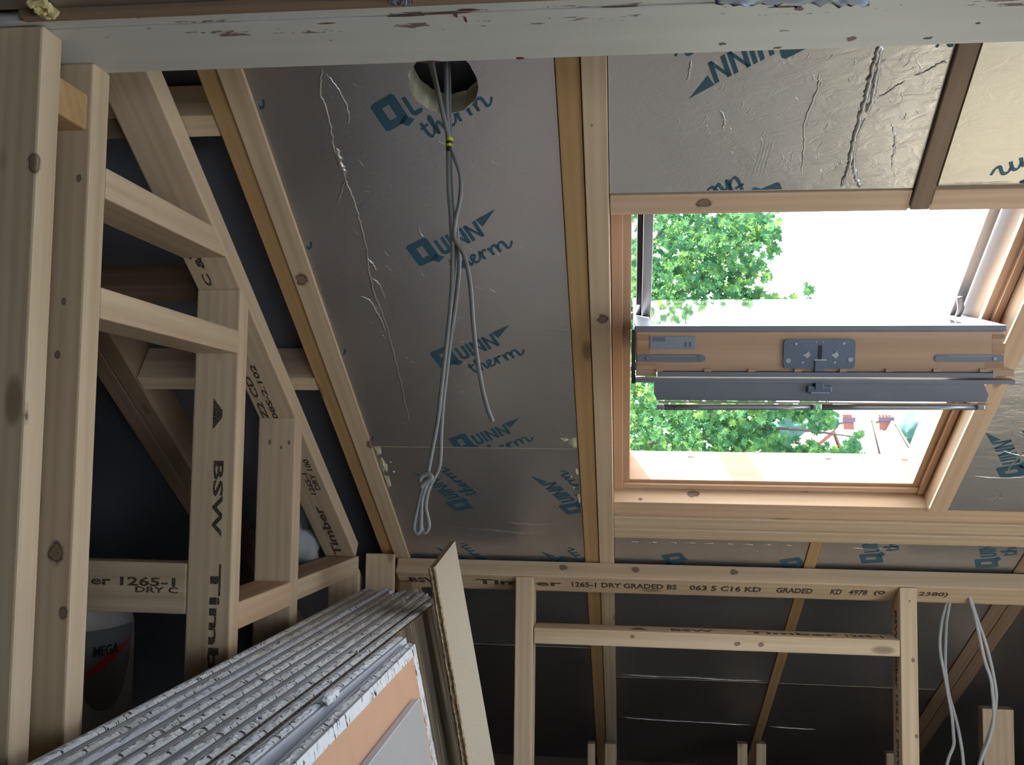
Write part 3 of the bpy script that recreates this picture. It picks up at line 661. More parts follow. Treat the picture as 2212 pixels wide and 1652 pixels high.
cb = wbox('insulation_board', (-2.2, -.6, ZB+.008), (2.9, 1.028, ZB+.055), FOIL_D); tag(cb, 'dark foil ceiling board in the top left corner nearest the viewer', 'insulation board')
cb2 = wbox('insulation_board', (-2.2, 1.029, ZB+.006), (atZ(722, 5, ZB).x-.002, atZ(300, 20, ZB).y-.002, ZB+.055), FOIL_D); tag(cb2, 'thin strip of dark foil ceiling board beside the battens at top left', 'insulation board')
bm = bmesh.new(); rnd = random.Random(5)
for _ in range(26):
    t = _/25; q = atZ(78+30*t+rnd.uniform(-14, 14), 2+30*t+rnd.uniform(-4, 4), ZB)
    v0 = len(bm.verts); bmesh.ops.create_icosphere(bm, subdivisions=1, radius=rnd.uniform(.004, .008), matrix=Matrix.Translation(q+Z*.0))
for v in bm.verts: v.co += V([rnd.uniform(-.002, .002) for _ in range(3)])
tag(mesh_obj('expanding_foam', bm, plain('yellow_gun_foam', (.55, .46, .22), .9, 0, .3, 80, 1)), 'blob of yellow expanding foam at the top left ceiling joint', 'foam')
def film(name, px0, px1, y0, y1, label, seed):
    rnd = random.Random(seed); bm = bmesh.new(); n_, k_ = 26, 4; g = []
    for i in range(n_):
        px = px0+(px1-px0)*i/(n_-1); row = []
        for j in range(k_):
            py = y0+(y1-y0)*j/(k_-1)+(rnd.uniform(-4, 4) if j == k_-1 else 0); q = atZ(px, py, ZB-.006); row.append(bm.verts.new(q+Z*rnd.uniform(-.004, .003)))
        g.append(row)
    for i in range(n_-1):
        for j in range(k_-1): bm.faces.new((g[i][j], g[i+1][j], g[i+1][j+1], g[i][j+1]))
    bmesh.ops.solidify(bm, geom=bm.faces[:], thickness=.001)
    return tag(mesh_obj(name, bm, PLASTIC, None, None, True), label, 'plastic film')
film('plastic_film', 1545, 1878, -14, 11, 'crumpled lilac white plastic film on the beam edge at top right', 2)
film('plastic_film', 838, 892, -6, 9, 'small scrap of white plastic film at the top edge left of centre', 3)

# ================================================================== LEFT STUD WALL
XP = -.747*K; WD = .091; ZT = ZB
def lk(px, py, O, r, face='x'):
    q = at(px, py, X, V((XP, 0, 0))) if face == 'x' else at(px, py, Y, O); d = q-O
    return (d.x, d.y, d.z, r)
O1 = V((XP-.155, 1.1739, 0))
timber('stud', O1, (XP, 1.2184, ZT), knotmat('W_STUD', [lk(75, 352, O1, .014, 'y'), lk(72, 893, O1, .02, 'y'), lk(45, 1505, O1, .014, 'y')]), 'leftmost and nearest wide knotty stud touching the left picture edge', cat='stud')
O2 = V((XP-WD, 1.2980, 0))
timber('stud', O2, (XP, 1.3436, ZT), knotmat('W_STUD', [lk(122, 1192, O2, .017, 'y'), lk(136, 1325, O2, .010, 'y'), lk(170, 385, O2, .006, 'y'), lk(138, 650, O2, .006, 'y'), lk(124, 765, O2, .006, 'y')]), 'second stud from the left with two dark knots, left of the open cross rails', cat='stud')
s3 = timber('stud', (XP-WD, 1.8607, 0), (XP, 1.9062, CAMZ+0.3155), W_PALE, 'tall stud with large black printed lettering down its face', cat='stud')
O4 = V((XP-WD, 2.2124, 0))
s4 = timber('stud', O4, (XP, 2.2610, CAMZ+0.0672), knotmat('W_PALE', [lk(583, 955, O4, .006, 'y'), lk(607, 966, O4, .005, 'y'), lk(624, 956, O4, .005, 'y')]), 'short stud right of the lettered stud under the sloping plate', cat='stud')
timber('stud', (XP-WD, 2.7905, 0), (XP, 2.8392, CAMZ-.3115), W_PALE, 'last stud of the left wall under the low end of the sloping plate', cat='stud')
timber('noggin', (XP-WD, 1.2194, CAMZ+0.4551), (XP-.006, 1.2970, CAMZ+0.5068), W_ORANGE, 'short orange noggin between the two nearest studs', cat='noggin')
upr = timber('noggin', (XP-WD, 1.3446, CAMZ+0.3672), (XP, 1.7831, CAMZ+0.4137), W_PALE, 'upper cross rail from second stud to the sloping plate', cat='noggin')
O6 = V((XP-WD, 1.3446, CAMZ+0.1872))
timber('noggin', O6, (XP, 1.8597, CAMZ+0.2338), W_PALE, 'middle cross rail between second stud and lettered stud', cat='noggin')
timber('noggin', (XP-WD, 1.9072, CAMZ-0.3651), (XP, 2.2113, CAMZ-0.3103), W_FRESH, 'lower noggin right beside the lettered stud', cat='noggin')
timber('noggin', (XP-WD, 2.2620, CAMZ-0.3599), (XP, 2.7895, CAMZ-0.3103), W_PALE, 'lower noggin ending at the corner stud above the board stack', cat='noggin')
timber('noggin', (XP-.60, 1.8617, CAMZ-0.3310), (XP-WD-.001, 1.9062, CAMZ-0.2306), W_STUD, 'wide printed cross timber behind the left wall running to the lettered stud', cat='noggin')
nog = bpy.context.scene.collection.objects[-1]
spl = rafter('sloping_plate', XP-WD, XP, 1.52, (ZC-CAMZ+.3105-.046*cos(TH))/sin(TH), -.046, -.001, W_PALE, 'long sloping top plate of the left stud wall following the roof', cat='timber', bev=.0035)
def slant(o, off, vertical=True):
    M = o.matrix_world if o.parent is None else world_of(o); M = world_of(o); Mi = M.inverted(); L_ = max(v.co.z for v in o.data.vertices)
    for v in o.data.vertices:
        if v.co.z > L_-.01:
            w_ = M @ v.co
            if vertical: w_.z = ZC + off/cos(TH) - w_.y*math.tan(TH)
            else: w_.y = (ZC + off/cos(TH) - w_.z)/math.tan(TH)
            v.co = Mi @ w_
for o_ in (s3, s4): slant(o_, -.0475)
slant(upr, -.0475, False)
# printed lettering on the timbers
zt = lambda px, py, y: atY(px, py, y).z
def tri(parent, O, u, v, L_, H_):
    bm = bmesh.new(); prism(bm, [(0, 0), (L_, 0), (L_*.62, H_), (L_*.38, H_)], -.0002, .0004)
    return mesh_obj('printed_mark', bm, INK, frame(O, u, v, u.cross(v)), parent)
q = atY(462, 860, 1.799*K); tri(s3, V((q.x, 1.799*K, q.z)), -Z, X, .062, .019)
q = atY(462, 995, 1.799*K); text_obj('printed_lettering', 'BSW', V((q.x, 1.799*K, q.z)), -Z, X, .150, .021, s3)
q = atY(455, 1218, 1.799*K); text_obj('printed_lettering', 'Timber', V((q.x, 1.799*K, q.z)), -Z, X, .30, .022, s3)
def plate_text(s, px, py, L_, H_, up=True):
    q = at(px, py, N, R(0, 0, -.046)); text_obj('printed_lettering', s, q, -S, -X, L_, H_, spl)
plate_text('Timber', 741, 1198, .26, .024)
plate_text('DRY 100', 694, 1058, .14, .015); plate_text('1265-1', 684, 1068, .10, .015)
plate_text('08S-2.102', 603, 905, .20, .013); plate_text('Z2 CD', 583, 905, .16, .016)
plate_text('C & 9', 462, 618, .12, .016); plate_text('CE', 420, 560, .05, .015)
q = atY(196, 1262, 1.80*K); text_obj('printed_lettering', 'er 1265-1', V((q.x, 1.80*K, q.z)), X, Z, .178, .018, nog)
q = atY(292, 1270, 1.80*K); text_obj('printed_lettering', 'DRY C', V((q.x, 1.80*K, q.z-.008)), X, Z, .09, .012, nog)

# ================================================================== LOW KNEE WALL
SA_ = atR(1500, 1218, -.001)[1]; KO = -.053
ZK0 = R(0, SA_, KO).z; KY = R(0, SA_, KO).y
gx = lambda px, py=1400: atY(px, py, KY).x
KP = knotmat('W_PALE', [(0, .03, atR(px, 1240)[0]+.668, r) for px, r in ((1220, .012), (1372, .012), (1580, .011))])
pl = cross('top_plate', -.668, 1.75, SA_, SA_+.092, KO, -.0045, KP, 'long top plate of the low front wall beneath the roof boards', cat='timber', bev=.003)
lk2 = lambda px, py, O, r: (atY(px, py, KY).x-O.x, 0, atY(px, py, KY).z, r)
timber('stud', (gx(1112), KY, 0), (gx(1151), KY+.089, ZK0-.001), W_PALE, 'upright of the low front wall just right of the leaning chipboard strip', cat='stud')
O9 = V((gx(1945.5), KY, 0))
ks = timber('stud', O9, (gx(1983), KY+.089, ZK0-.001), knotmat('W_PALE', [lk2(1972, 1425, O9, .006), lk2(1980, 1590, O9, .006), lk2(1965, 1298, O9, .003)]), 'upright of the low front wall left of the hanging grey cables', cat='stud')
zn0, zn1 = atY(1545, 1404, KY).z, atY(1545, 1369, KY).z
for o_ in [o for o in C.objects if o.name.startswith('stud') and abs((world_of(o).translation.y)-KY) < .05]: slant(o_, KO-.003)
kn = timber('noggin', (gx(1152.5), KY, zn0), (gx(1944.5), KY+.089, zn1), knotmat('W_PALE', [(0, .02, .57, .009), (0, .02, .635, .009), (0, .03, .28, .006)]), 'long cross rail of the low front wall between its two uprights', cat='noggin')
qb = atY(790, 1195, KY-.012); qc = atY(852, 1195, KY-.012)
ba = timber('post_block', (qb.x, KY-.012, CAMZ-.64), (qc.x, KY+.004, qb.z), W_STUD, 'short pale post block at the corner where both stud walls meet', cat='post')
timber('stud', (qc.x+.004, KY+.03, 0), (qc.x+.050, KY+.089, ZK0-.03), W_OLD, 'dark stud behind the board stack under left end of top plate', cat='stud')
qk = lambda px: at(px, 1262, N, R(0, 0, KO)).x
pt = lambda px, s, L_: text_obj('printed_lettering', s, R(qk(px), SA_+.058, KO), X, -S, L_, .030, pl, proud=.0005)
pt(888, 'BSW', .10); pt(1030, 'Timber', .25); pt(1235, '1265-1 DRY GRADED BS', .30); pt(1490, '063 5 C16 KD', .20)
pt(1680, 'GRADED', .10); pt(1800, 'KD', .03); pt(1840, '4978', .05); pt(1895, '(0', .03); pt(1985, '12380)', .09)
tq = lambda px, s, L_: text_obj('printed_lettering', s, V((atY(px, 1360, KY+.02).x, KY+.025, zn1)), X, Y, L_, .034, kn)
o_ = tri(kn, V((atY(1360, 1360, KY+.02).x, KY+.025, zn1)), X, Y, .05, .03)
tq(1450, 'BSW', .12); tq(1615, 'Timber', .25); tq(1830, '1265-1', .10)
text_obj('printed_lettering', 'BSW Timber 1265-1 DRY GRADED', V((O9.x, KY+.055, CAMZ-.43)), -Z, -Y, .60, .022, ks)
# eaves posts in the dark void
GE = 'short pale posts down at the eaves'
for i, (px, w_) in enumerate(((1270, 16), (1307, 24), (1590, 22), (1630, 22), (1908, 22))):
    q = atY(px, 1600, 3.9); q2 = atY(px+w_, 1600, 3.9)
    nm = ('left of the first pair of small posts low in the eaves', 'right of the first pair of small posts low in the eaves', 'left of the second pair of small posts low in the eaves', 'right of the second pair of small posts low in the eaves', 'single small post low in the eaves left of the right upright')[i]
    timber('eaves_post', (q.x, 3.86, 0), (q2.x, 3.90, atY(px, 1597 if i < 4 else 1617, 3.9).z-.004), W_PALE, nm, cat='post')
q = atY(2122, 1530, 3.4); q2 = atY(2190, 1530, 3.4)
timber('eaves_post', (q.x, 3.4, 0), (q2.x, 3.445, q.z), W_PALE, 'wide pale post in the bottom right corner behind the hanging cables', cat='post')

# ================================================================== BOARD STACK
LEAN = radians(12); bx = V((cos(LEAN), 0, sin(LEAN))); bz = V((-sin(LEAN), 0, cos(LEAN)))   # across / up the board
ZS = CAMZ-.39
def board(x_top, thick, y0, y1, dz, label, face=PAPER, bumpy=True, group='plasterboard sheets standing on edge', core=SPECK, rot=0.0):
    """a sheet standing on its long edge; (x_top) is its left top edge"""
    H = (ZS+dz)/cos(LEAN)-.004
    O = V((x_top, y0, ZS+dz)) - bz*H
    rt_ = empty('plasterboard_sheet', O, label, 'board', group)
    yv = V((sin(rot), cos(rot), 0)); xv = V((cos(rot)*cos(LEAN), -sin(rot)*cos(LEAN), sin(LEAN)))
    M = frame(O, xv, yv, xv.cross(yv)); L_ = y1-y0
    bm = bmesh.new(); rnd = random.Random(int(x_top*1000)+5); n_ = int(L_/.007); k_ = 5; t0, t1 = .0028, thick-.0067; g = []
    for i in range(n_+1):
        row = []
        for j in range(k_+1):
            e = (abs(j/k_-.5)*2)**2*.0035
            row.append(bm.verts.new((t0+(t1-t0)*j/k_+(rnd.uniform(-.0012, .0012) if 0 < j < k_ else 0), L_*i/n_, H-e+rnd.uniform(-.0016, .0016))))
        g.append(row)
    for i in range(n_):
        for j in range(k_): bm.faces.new((g[i][j], g[i][j+1], g[i+1][j+1], g[i+1][j]))
    lo = [bm.verts.new(p) for p in ((t0, 0, 0), (t1, 0, 0), (t1, L_, 0), (t0, L_, 0))]
    bm.faces.new([lo[0], lo[1]]+[g[0][j] for j in range(k_, -1, -1)]); bm.faces.new([lo[2], lo[3]]+[g[-1][j] for j in range(k_+1)])
    bm.faces.new([lo[1], lo[2]]+[g[i][k_] for i in range(n_, -1, -1)]); bm.faces.new([lo[3], lo[0]]+[g[i][0] for i in range(n_+1)]); bm.faces.new(lo[::-1])
    mesh_obj('core', bm, core, M, rt_)
    mesh_obj('paper_facing', boxbm(0, .0026, 0, L_, 0, H-.0005), PAPERW, M, rt_)
    mesh_obj('paper_facing', boxbm(thick-.0065, thick, 0, L_, 0, H-.0055), face, M, rt_)
    return rt_, M, H, L_, thick
x0s = -.728; pitch = .0270; nb = 10
ends = [2.68, 2.66, 2.69, 2.64, 2.67, 2.63, 2.64, 2.58, 2.46, 2.02]
ords = ['first and tallest sheet, touching the left stud wall', 'second sheet from the left stud wall', 'third sheet from the left stud wall', 'fourth sheet from the left stud wall', 'fifth sheet from the left stud wall', 'sixth sheet from the left stud wall', 'fifth sheet counting back from the salmon faced one', 'fourth sheet counting back from the salmon faced one', 'third sheet counting back from the salmon faced one', 'sheet with pale blue face showing behind the salmon faced one']
for i in range(nb):
    board(x0s+i*pitch+(.004 if i > 5 else 0), 0.0253, .62+.01*(i % 3), ends[i], (.0006, -.0006, .0006, -.0004, .0006, -.0006, .0003, -.0004, .0, -.0006)[i],
          'plasterboard in the stack, '+ords[i], PAPERW if i in (1, 9) else STREAK if i in (7, 8) else PAPER, core=(SPECK if i not in (2,) else PAPERW))
fb, FM, FH, FL, FT = board(-.425, .026, .70, 1.965, -.004, 'front plasterboard of the stack with salmon pink paper face', SALMON, rot=radians(-1.1), group=None)
# bright speckled broken end strip on the salmon board
mesh_obj('end_strip', boxbm(.003, FT+.0006, FL-.036, FL+.0005, 0, FH-.003), SPECK, FM, fb)
mesh_obj('edge_strip', boxbm(FT-.005, FT+.0006, 0, FL-.037, FH-.022, FH-.003), SPECK, FM, fb)
# loose scrap wedged in the gap behind it
bm = bmesh.new(); bmesh.ops.create_icosphere(bm, subdivisions=2, radius=1)
rnd = random.Random(9)
for v in bm.verts: v.co = V((v.co.x*.010, v.co.y*.03, v.co.z*.012))*rnd.uniform(.75, 1.2)
q = atZ(715, 1510, ZS+.004)
tag(mesh_obj('plaster_scrap', bm, SPECK, Matrix.Translation(q+Z*.004)), 'speckled lump of broken plaster wedged beside the front salmon sheet', 'debris')
# grey sheet leaning on the salmon face
xs_ = FT+.002
pA = FM.inverted() @ at(891, 1512, FM.col[0].xyz.normalized(), FM @ V((xs_, 0, 0)))
t_ = .0135
gs = mesh_obj('grey_sheet', boxbm(0, t_, 0, 1.35, 0, .7, .0008), GREYB, FM @ Matrix.Translation((xs_, pA.y-1.35, pA.z-.7)))
tag(gs, 'grey plasterboard offcut leaning on the salmon faced sheet at bottom', 'board')
mesh_obj('top_edge', boxbm(0, t_, 0, 1.35, .7, .7015), PAPERW, FM @ Matrix.Translation((xs_, pA.y-1.35, pA.z-.7)), gs)  # paler strip puts the light on the top edge into its colour
# crumbs on the stack
rnd = random.Random(21); crumbs = []
cr0 = None
for i in range(22):
    if i < 6: px, py, r = (844, 1276, .010) if i == 0 else (898, 1277, .007) if i == 1 else (rnd.uniform(860, 920), rnd.uniform(1278, 1300), .004), None, None
    if i == 0: px, py, r = 846, 1281, .010
    elif i == 1: px, py, r = 899, 1277, .008
    elif i < 8: px, py, r = rnd.uniform(845, 915), rnd.uniform(1282, 1300), .004
    else: px, py, r = rnd.uniform(640, 850), rnd.uniform(1310, 1440), rnd.uniform(.0015, .004)
    q = atZ(px, py, ZS+.003); bm = bmesh.new(); bmesh.ops.create_cube(bm, size=1)
    for v in bm.verts: v.co = V((v.co.x*r*1.3, v.co.y*r, v.co.z*r))*rnd.uniform(.7, 1.3)
    M = Matrix.Translation(q+Z*r*.3) @ Matrix.Rotation(rnd.uniform(0, 3), 4, 'Z') @ Matrix.Rotation(rnd.uniform(-.3, .3), 4, 'X')
    lb = 'largest white crumb at the far end of the stack, left one' if i == 0 else 'square white crumb standing at far end of stack near the chipboard' if i == 1 else 'small plaster crumb lying on top of the board stack'
    tag(mesh_obj('plaster_crumb', bm, PAPERW if i < 8 else SPECK, M), lb, 'debris', 'plaster crumbs on the board stack' if i > 1 else None)

# ================================================================== LEANING CHIPBOARD STRIP
def lean_pt(px, py, y): return atY(px, py, y)
yp = 2.30
a0 = atY(940, 1224, yp); a1 = atY(1014, 1652, yp-.03)
up = (a0-a1).normalized(); L0 = (a0-a1).length
base = a0 - up*(a0.z/up.z); Lp = (a0-base).length
fx = (X - up*X.dot(up)).normalized(); fy = up.cross(fx)             # fx across the face, fy into depth
ang = radians(50); fx2 = fx*cos(ang)+fy*sin(ang); fy2 = up.cross(fx2)
Mp = frame(base, fx2, fy2, up)
rt_ = empty('chipboard_strip', base, 'pale chipboard flooring strip with grooved edge leaning beside the board stack', 'board')
bm = bmesh.new(); Wp = .075; T = .022
pr = [(0, 0), (Wp, 0), (Wp, T), (0, T)]
a = [bm.verts.new((p[0], p[1], 0.004)) for p in pr]; b = [bm.verts.new((p[0], p[1], Lp+(.0 if p[0] < .01 else .052))) for p in pr]
bm.faces.new(a[::-1]); bm.faces.new(b)
for i in range(4): bm.faces.new((a[i], a[(i+1) % 4], b[(i+1) % 4], b[i]))
mesh_obj('face', bm, CHIPF, Mp, rt_)
def slab(name, x0, x1, y0, y1, mat, wob, seed, z1=Lp):
    bm = bmesh.new(); rnd = random.Random(seed); n_ = 90; prev = None
    for i in range(n_+1):
        z = .004+(z1-.004)*i/n_; w1 = rnd.uniform(0, wob)
        v = [bm.verts.new((x0-w1, y0, z)), bm.verts.new((x1, y0, z)), bm.verts.new((x1, y1, z)), bm.verts.new((x0-w1*.7, y1, z))]
        if prev:
            for j in range(4): bm.faces.new((prev[j], prev[(j+1) % 4], v[(j+1) % 4], v[j]))
        else: bm.faces.new(v[::-1])
        prev = v
    bm.faces.new(prev); return mesh_obj(name, bm, mat, Mp, rt_)
slab('grooved_edge', -.004, 0, .0, .0075, CHIPE, .0015, 1); slab('grooved_edge', -.004, 0, .0145, .022, CHIPE, .0015, 2)
slab('tongue', -.010, 0, .0080, .0140, CHIPE, .0025, 3)
# ================================================================== CABLES
yc = 1.535
def cab(name, px, r=.0036, mat=CABLE, y=yc, parent=None, flat=.62, dy=0.0):
    return tube_obj(name, [atY(a, b, y+dy) for a, b in px], r, mat, parent, flat, Y)
bun = empty('cable_bundle', atY(970, 300, yc), 'bundle of grey flat cables hanging from the round hole in the foil board', 'cable')
cab('cable', [(925, 120), (938, 170), (952, 225), (965, 280), (968, 330), (969, 400), (974, 470), (977, 530), (977, 590), (974, 650), (968, 710), (960, 780), (952, 850), (946, 905), (936, 960), (924, 1020), (914, 1050), (905, 1085), (897, 1120), (894, 1142), (901, 1152), (908, 1142), (909, 1110), (912, 1075), (922, 1045), (927, 1032)], parent=bun, mat=CABLE)
cab('cable', [(963, 118), (964, 170), (965, 230), (969, 290), (975, 340), (977, 400), (982, 460), (989, 520), (992, 570), (988, 620), (982, 670), (972, 740), (964, 810), (957, 870), (953, 930), (950, 1000), (940, 1028), (926, 1056), (919, 1092), (923, 1115), (926, 1135), (921, 1148), (912, 1146), (909, 1125), (911, 1090), (915, 1060), (926, 1038)], parent=bun, mat=CABLE, dy=.006)
cab('cable', [(930, 118), (945, 190), (960, 260), (972, 310), (984, 345), (993, 372), (996, 405), (992, 440), (984, 475), (981, 510), (990, 530), (1002, 550), (1012, 590), (1018, 640), (1022, 700), (1030, 770), (1042, 840), (1054, 885), (1064, 911)], parent=bun, mat=CABLE, dy=-.006)
cab('cable', [(968, 118), (970, 180), (971, 250), (972, 310), (974, 360), (979, 430), (984, 500), (983, 560), (978, 610)], parent=bun, mat=CABLE_D, dy=.010)
cab('knot_wrap', [(906, 1040), (912, 1028), (926, 1024), (931, 1034), (918, 1042), (908, 1052)], parent=bun, r=.0045, dy=-.003)
for i, (a, b) in enumerate(((300, 307), (307, 313), (313, 319), (319, 326))):
    p0, p1 = atY(970, a, yc), atY(970.5, b, yc); bm = tube(bmesh.new(), [p0+X*.001, p1+X*.001], .0062, 12, 1.7, Y); mesh_obj('cable_tape', bm, TAPE_Y if i % 2 == 0 else TAPE_K, None, bun)
c1 = empty('cable_pair', R(.92, SA_+.05, KO), 'right pair of grey cables dropping through the drilled top plate', 'cable')
cab('cable', [(2092, 1278), (2097, 1300), (2105, 1325), (2115, 1370), (2127, 1425), (2140, 1465), (2144, 1495), (2147, 1530), (2146, 1560), (2136, 1600), (2120, 1640), (2110, 1680)], y=KY+.045, parent=c1, mat=CABLE_L, r=.0048)
cab('cable', [(2094, 1278), (2101, 1305), (2112, 1340), (2128, 1385), (2140, 1430), (2148, 1470), (2152, 1500), (2150, 1530), (2141, 1570), (2126, 1615), (2113, 1660)], y=KY+.045, parent=c1, mat=CABLE_L, r=.0048, dy=.008)
c2 = empty('cable_pair', atY(2045, 1300, 2.93), 'left pair of grey cables hanging behind the low wall', 'cable')
cab('cable', [(2049, 1285), (2042, 1310), (2034, 1345), (2030, 1385), (2033, 1420), (2041, 1460), (2048, 1500), (2056, 1545), (2060, 1590), (2060, 1610), (2050, 1635), (2043, 1660)], y=2.93, parent=c2, mat=CABLE_L, r=.0048)
cab('cable', [(2055, 1285), (2050, 1310), (2045, 1340), (2043, 1380), (2042, 1430), (2044, 1460), (2050, 1500), (2060, 1535), (2070, 1575), (2078, 1620), (2082, 1660)], y=2.93, parent=c2, mat=CABLE_L, r=.0048, dy=.008)

# ================================================================== THINGS IN THE LEFT VOID
def lathe(bm, prof, n_=40):
    rings = [[bm.verts.new((cos(2*pi*j/n_)*r, sin(2*pi*j/n_)*r, z)) for j in range(n_)] for r, z in prof]
    for a, b in zip(rings, rings[1:]):
        for j in range(n_): bm.faces.new((a[j], a[(j+1) % n_], b[(j+1) % n_], b[j]))
    bm.faces.new(rings[0][::-1]); bm.faces.new(rings[-1]); return bm
TY = 2.25; rgt = atY(268, 1450, TY).x; TR = .18; TX = rgt-TR
tank = empty('water_cylinder', (TX, TY, 0), 'white domed water cylinder with dark label in the left void', 'tank')
zt_ = atY(230, 1300, TY).z
mesh_obj('tank_body', lathe(bmesh.new(), [(TR*.9, .002), (TR, .03), (TR, zt_-.10), (TR*.985, zt_-.05), (TR*.9, zt_+.0), (TR*.6, zt_+.05), (.05, zt_+.07)]), TANKM, Matrix.Translation((TX, TY, 0)), tank, True)
def wrap(name, poly, mat, rr):          # poly in (angle, z) wrapped on the tank
    bm = bmesh.new(); a = [bm.verts.new((cos(t)*(TR+rr), sin(t)*(TR+rr), z)) for t, z in poly]; b = [bm.verts.new((cos(t)*(TR-.001), sin(t)*(TR-.001), z)) for t, z in poly]
    n_ = len(poly)//2
    for i in range(n_-1):
        for L2, fl in ((a, 0), (b, 1)):
            q = (L2[i], L2[i+1], L2[2*n_-2-i], L2[2*n_-1-i]); bm.faces.new(q if fl else q[::-1])
    return mesh_obj(name, bm, mat, Matrix.Translation((TX, TY, 0)), tank)
zl = atY(200, 1515, TY).z; zh = atY(200, 1345, TY).z; a0_, a1_ = radians(-51), radians(11); n_ = 16
lowc = [(a0_+(a1_-a0_)*i/n_, zl+(zh-zl)*.9*abs(i/n_*2-1)**2.6) for i in range(n_+1)]; hic = [(a1_-(a1_-a0_)*i/n_, zh) for i in range(n_+1)]
wrap('tank_label', lowc+hic, plain('dark_grey_label', (.16, .17, .18), .4), .002)
lo2 = [(a0_+(a1_-a0_)*(.12+.80*i/n_), zl+(zh-zl)*(.42+.40*(i/n_)**1.5)) for i in range(n_+1)]; hi2 = [(t, z+(zh-zl)*.14*sin(pi*min(1, max(0.03, (k)/n_)))) for k, (t, z) in enumerate(lo2)][::-1]
wrap('red_swoosh', lo2+hi2, RED, .0035)
ta = radians(-22); tn = V((cos(ta), sin(ta), 0)); tu = V((-sin(ta), cos(ta), 0)); text_obj('tank_lettering', 'MEGA', V((TX, TY, zh-.06))+tn*(TR+.0045)-tu*.035, tu, Z, .07, .024, tank, RUBBER)
bm = bmesh.new(); bmesh.ops.create_icosphere(bm, subdivisions=4, radius=.5); rnd = random.Random(4)
import mathutils
for v in bm.verts:
    f = 1+.35*mathutils.noise.noise(v.co*5)+.15*mathutils.noise.noise(v.co*13); v.co = V((v.co.x*.16, v.co.y*.16, v.co.z*.20))*f
q = atY(622, 1177, 2.70); q.y = 2.70
sk = tag(mesh_obj('sack', bm, SACK, Matrix.Translation((q.x, 2.70, q.z)), None, True), 'crumpled pale grey sack hanging behind the short stud', 'sack')
tube_obj('sack_cord', [V((q.x, 2.70, q.z+.08)), V((q.x-.005, 2.70, q.z+.11)), V((q.x-.006, 2.70, q.z+.15))], .003, SACK, sk)

# ================================================================== OUTSIDE
def leaf_poly():
    pts = [(0, -.5), (.06, -.22), (.30, -.30), (.24, -.08), (.52, .05), (.30, .16), (.36, .40), (.14, .28), (0, .58), (-.14, .28), (-.36, .40), (-.30, .16), (-.52, .05), (-.24, -.08), (-.30, -.30), (-.06, -.22)]
    return pts
tree = empty('maple_tree', (-1.5, 13, -5), 'big green maple tree outside the left half of the window', 'tree')
rnd = random.Random(12); bm = bmesh.new(); LP = leaf_poly()
def blob(px, py, y, rx, ry, rz, n_, sz=.15):
    c = atY(px, py, y)
    for _ in range(n_):
        d = V((rnd.gauss(0, 1), rnd.gauss(0, 1), rnd.gauss(0, 1))).normalized()*rnd.random()**.38
        p = c+V((d.x*rx, d.y*ry, d.z*rz)); s = sz*rnd.uniform(.65, 1.15)
        nrm = V((rnd.uniform(-.7, .7), -1+rnd.uniform(-.2, .8), rnd.uniform(-.5, .9))).normalized(); a = rnd.uniform(0, 6.28)
        t1 = nrm.orthogonal().normalized(); t2 = nrm.cross(t1); u = t1*cos(a)+t2*sin(a); v = nrm.cross(u)
        ctr = bm.verts.new(p+nrm*s*.05)
        vs = [bm.verts.new(p+u*(x_*s)+v*(y_*s)-nrm*(abs(x_)*s*.25)) for x_, y_ in LP]
        for i in range(len(vs)): bm.faces.new((ctr, vs[i], vs[(i+1) % len(vs)]))
blob(1440, 560, 13, .85, 1.3, 1.25, 1000); blob(1560, 530, 13, .75, 1.2, .62, 420); blob(1625, 480, 13.5, .38, .6, .42, 95); blob(1480, 660, 13, .9, 1.1, .5, 200)
blob(1655, 520, 13, .20, .3, .22, 46); blob(1610, 600, 13, .35, .5, .30, 60); blob(1640, 655, 13, .28, .3, .17, 40); blob(1590, 655, 13, .3, .3, .2, 50)
blob(1715, 660, 13, .28, .3, .12, 22); blob(1752, 640, 13, .10, .2, .20, 9); blob(1755, 672, 13, .10, .2, .08, 5)
blob(1350, 760, 13, 1.0, 1.4, 1.3, 600); blob(1480, 900, 12.5, 1.2, 1.5, .75, 1100, .13); blob(1400, 1000, 12.5, 1.2, 1.2, .7, 350, .13); blob(1600, 900, 12.5, .55, .9, .35, 240, .13); blob(1620, 960, 12.5, .65, .7, .25, 200, .12)
blob(1740, 890, 12.5, .42, .5, .14, 110, .13); blob(1770, 905, 12, .18, .3, .18, 40, .13); blob(1700, 985, 12.5, .4, .5, .13, 130, .12); blob(1760, 975, 12, .3, .4, .12, 60, .12)
blob(1840, 962, 11.5, .13, .2, .07, 16, .12); blob(1858, 937, 11.5, .07, .1, .06, 8, .12); blob(1800, 985, 12, .4, .3, .10, 80, .12)
mesh_obj('leaves', bm, LEAF, None, tree)
bm = bmesh.new()
def br(pl, r0, r1):
    P = smooth_path([atY(a, b, y) for a, b, y in pl], 4); tube(bm, P, [r0+(r1-r0)*i/(len(P)-1) for i in range(len(P))], 6)
br([(1180, 1500, 13.5), (1250, 1100, 13.4), (1300, 800, 13.3), (1380, 600, 13.2), (1450, 450, 13.2)], .16, .03)
br([(1290, 850, 13.3), (1420, 760, 13.1), (1530, 690, 13), (1620, 650, 13), (1745, 655, 13)], .05, .006)
br([(1350, 690, 13.2), (1460, 640, 13), (1560, 560, 13), (1680, 505, 13)], .05, .006)
br([(1270, 1000, 13.2), (1400, 960, 12.8), (1530, 940, 12.5), (1680, 925, 12.3), (1860, 945, 11.6)], .06, .008)
mesh_obj('trunk', bm, BARK, None, tree, True)
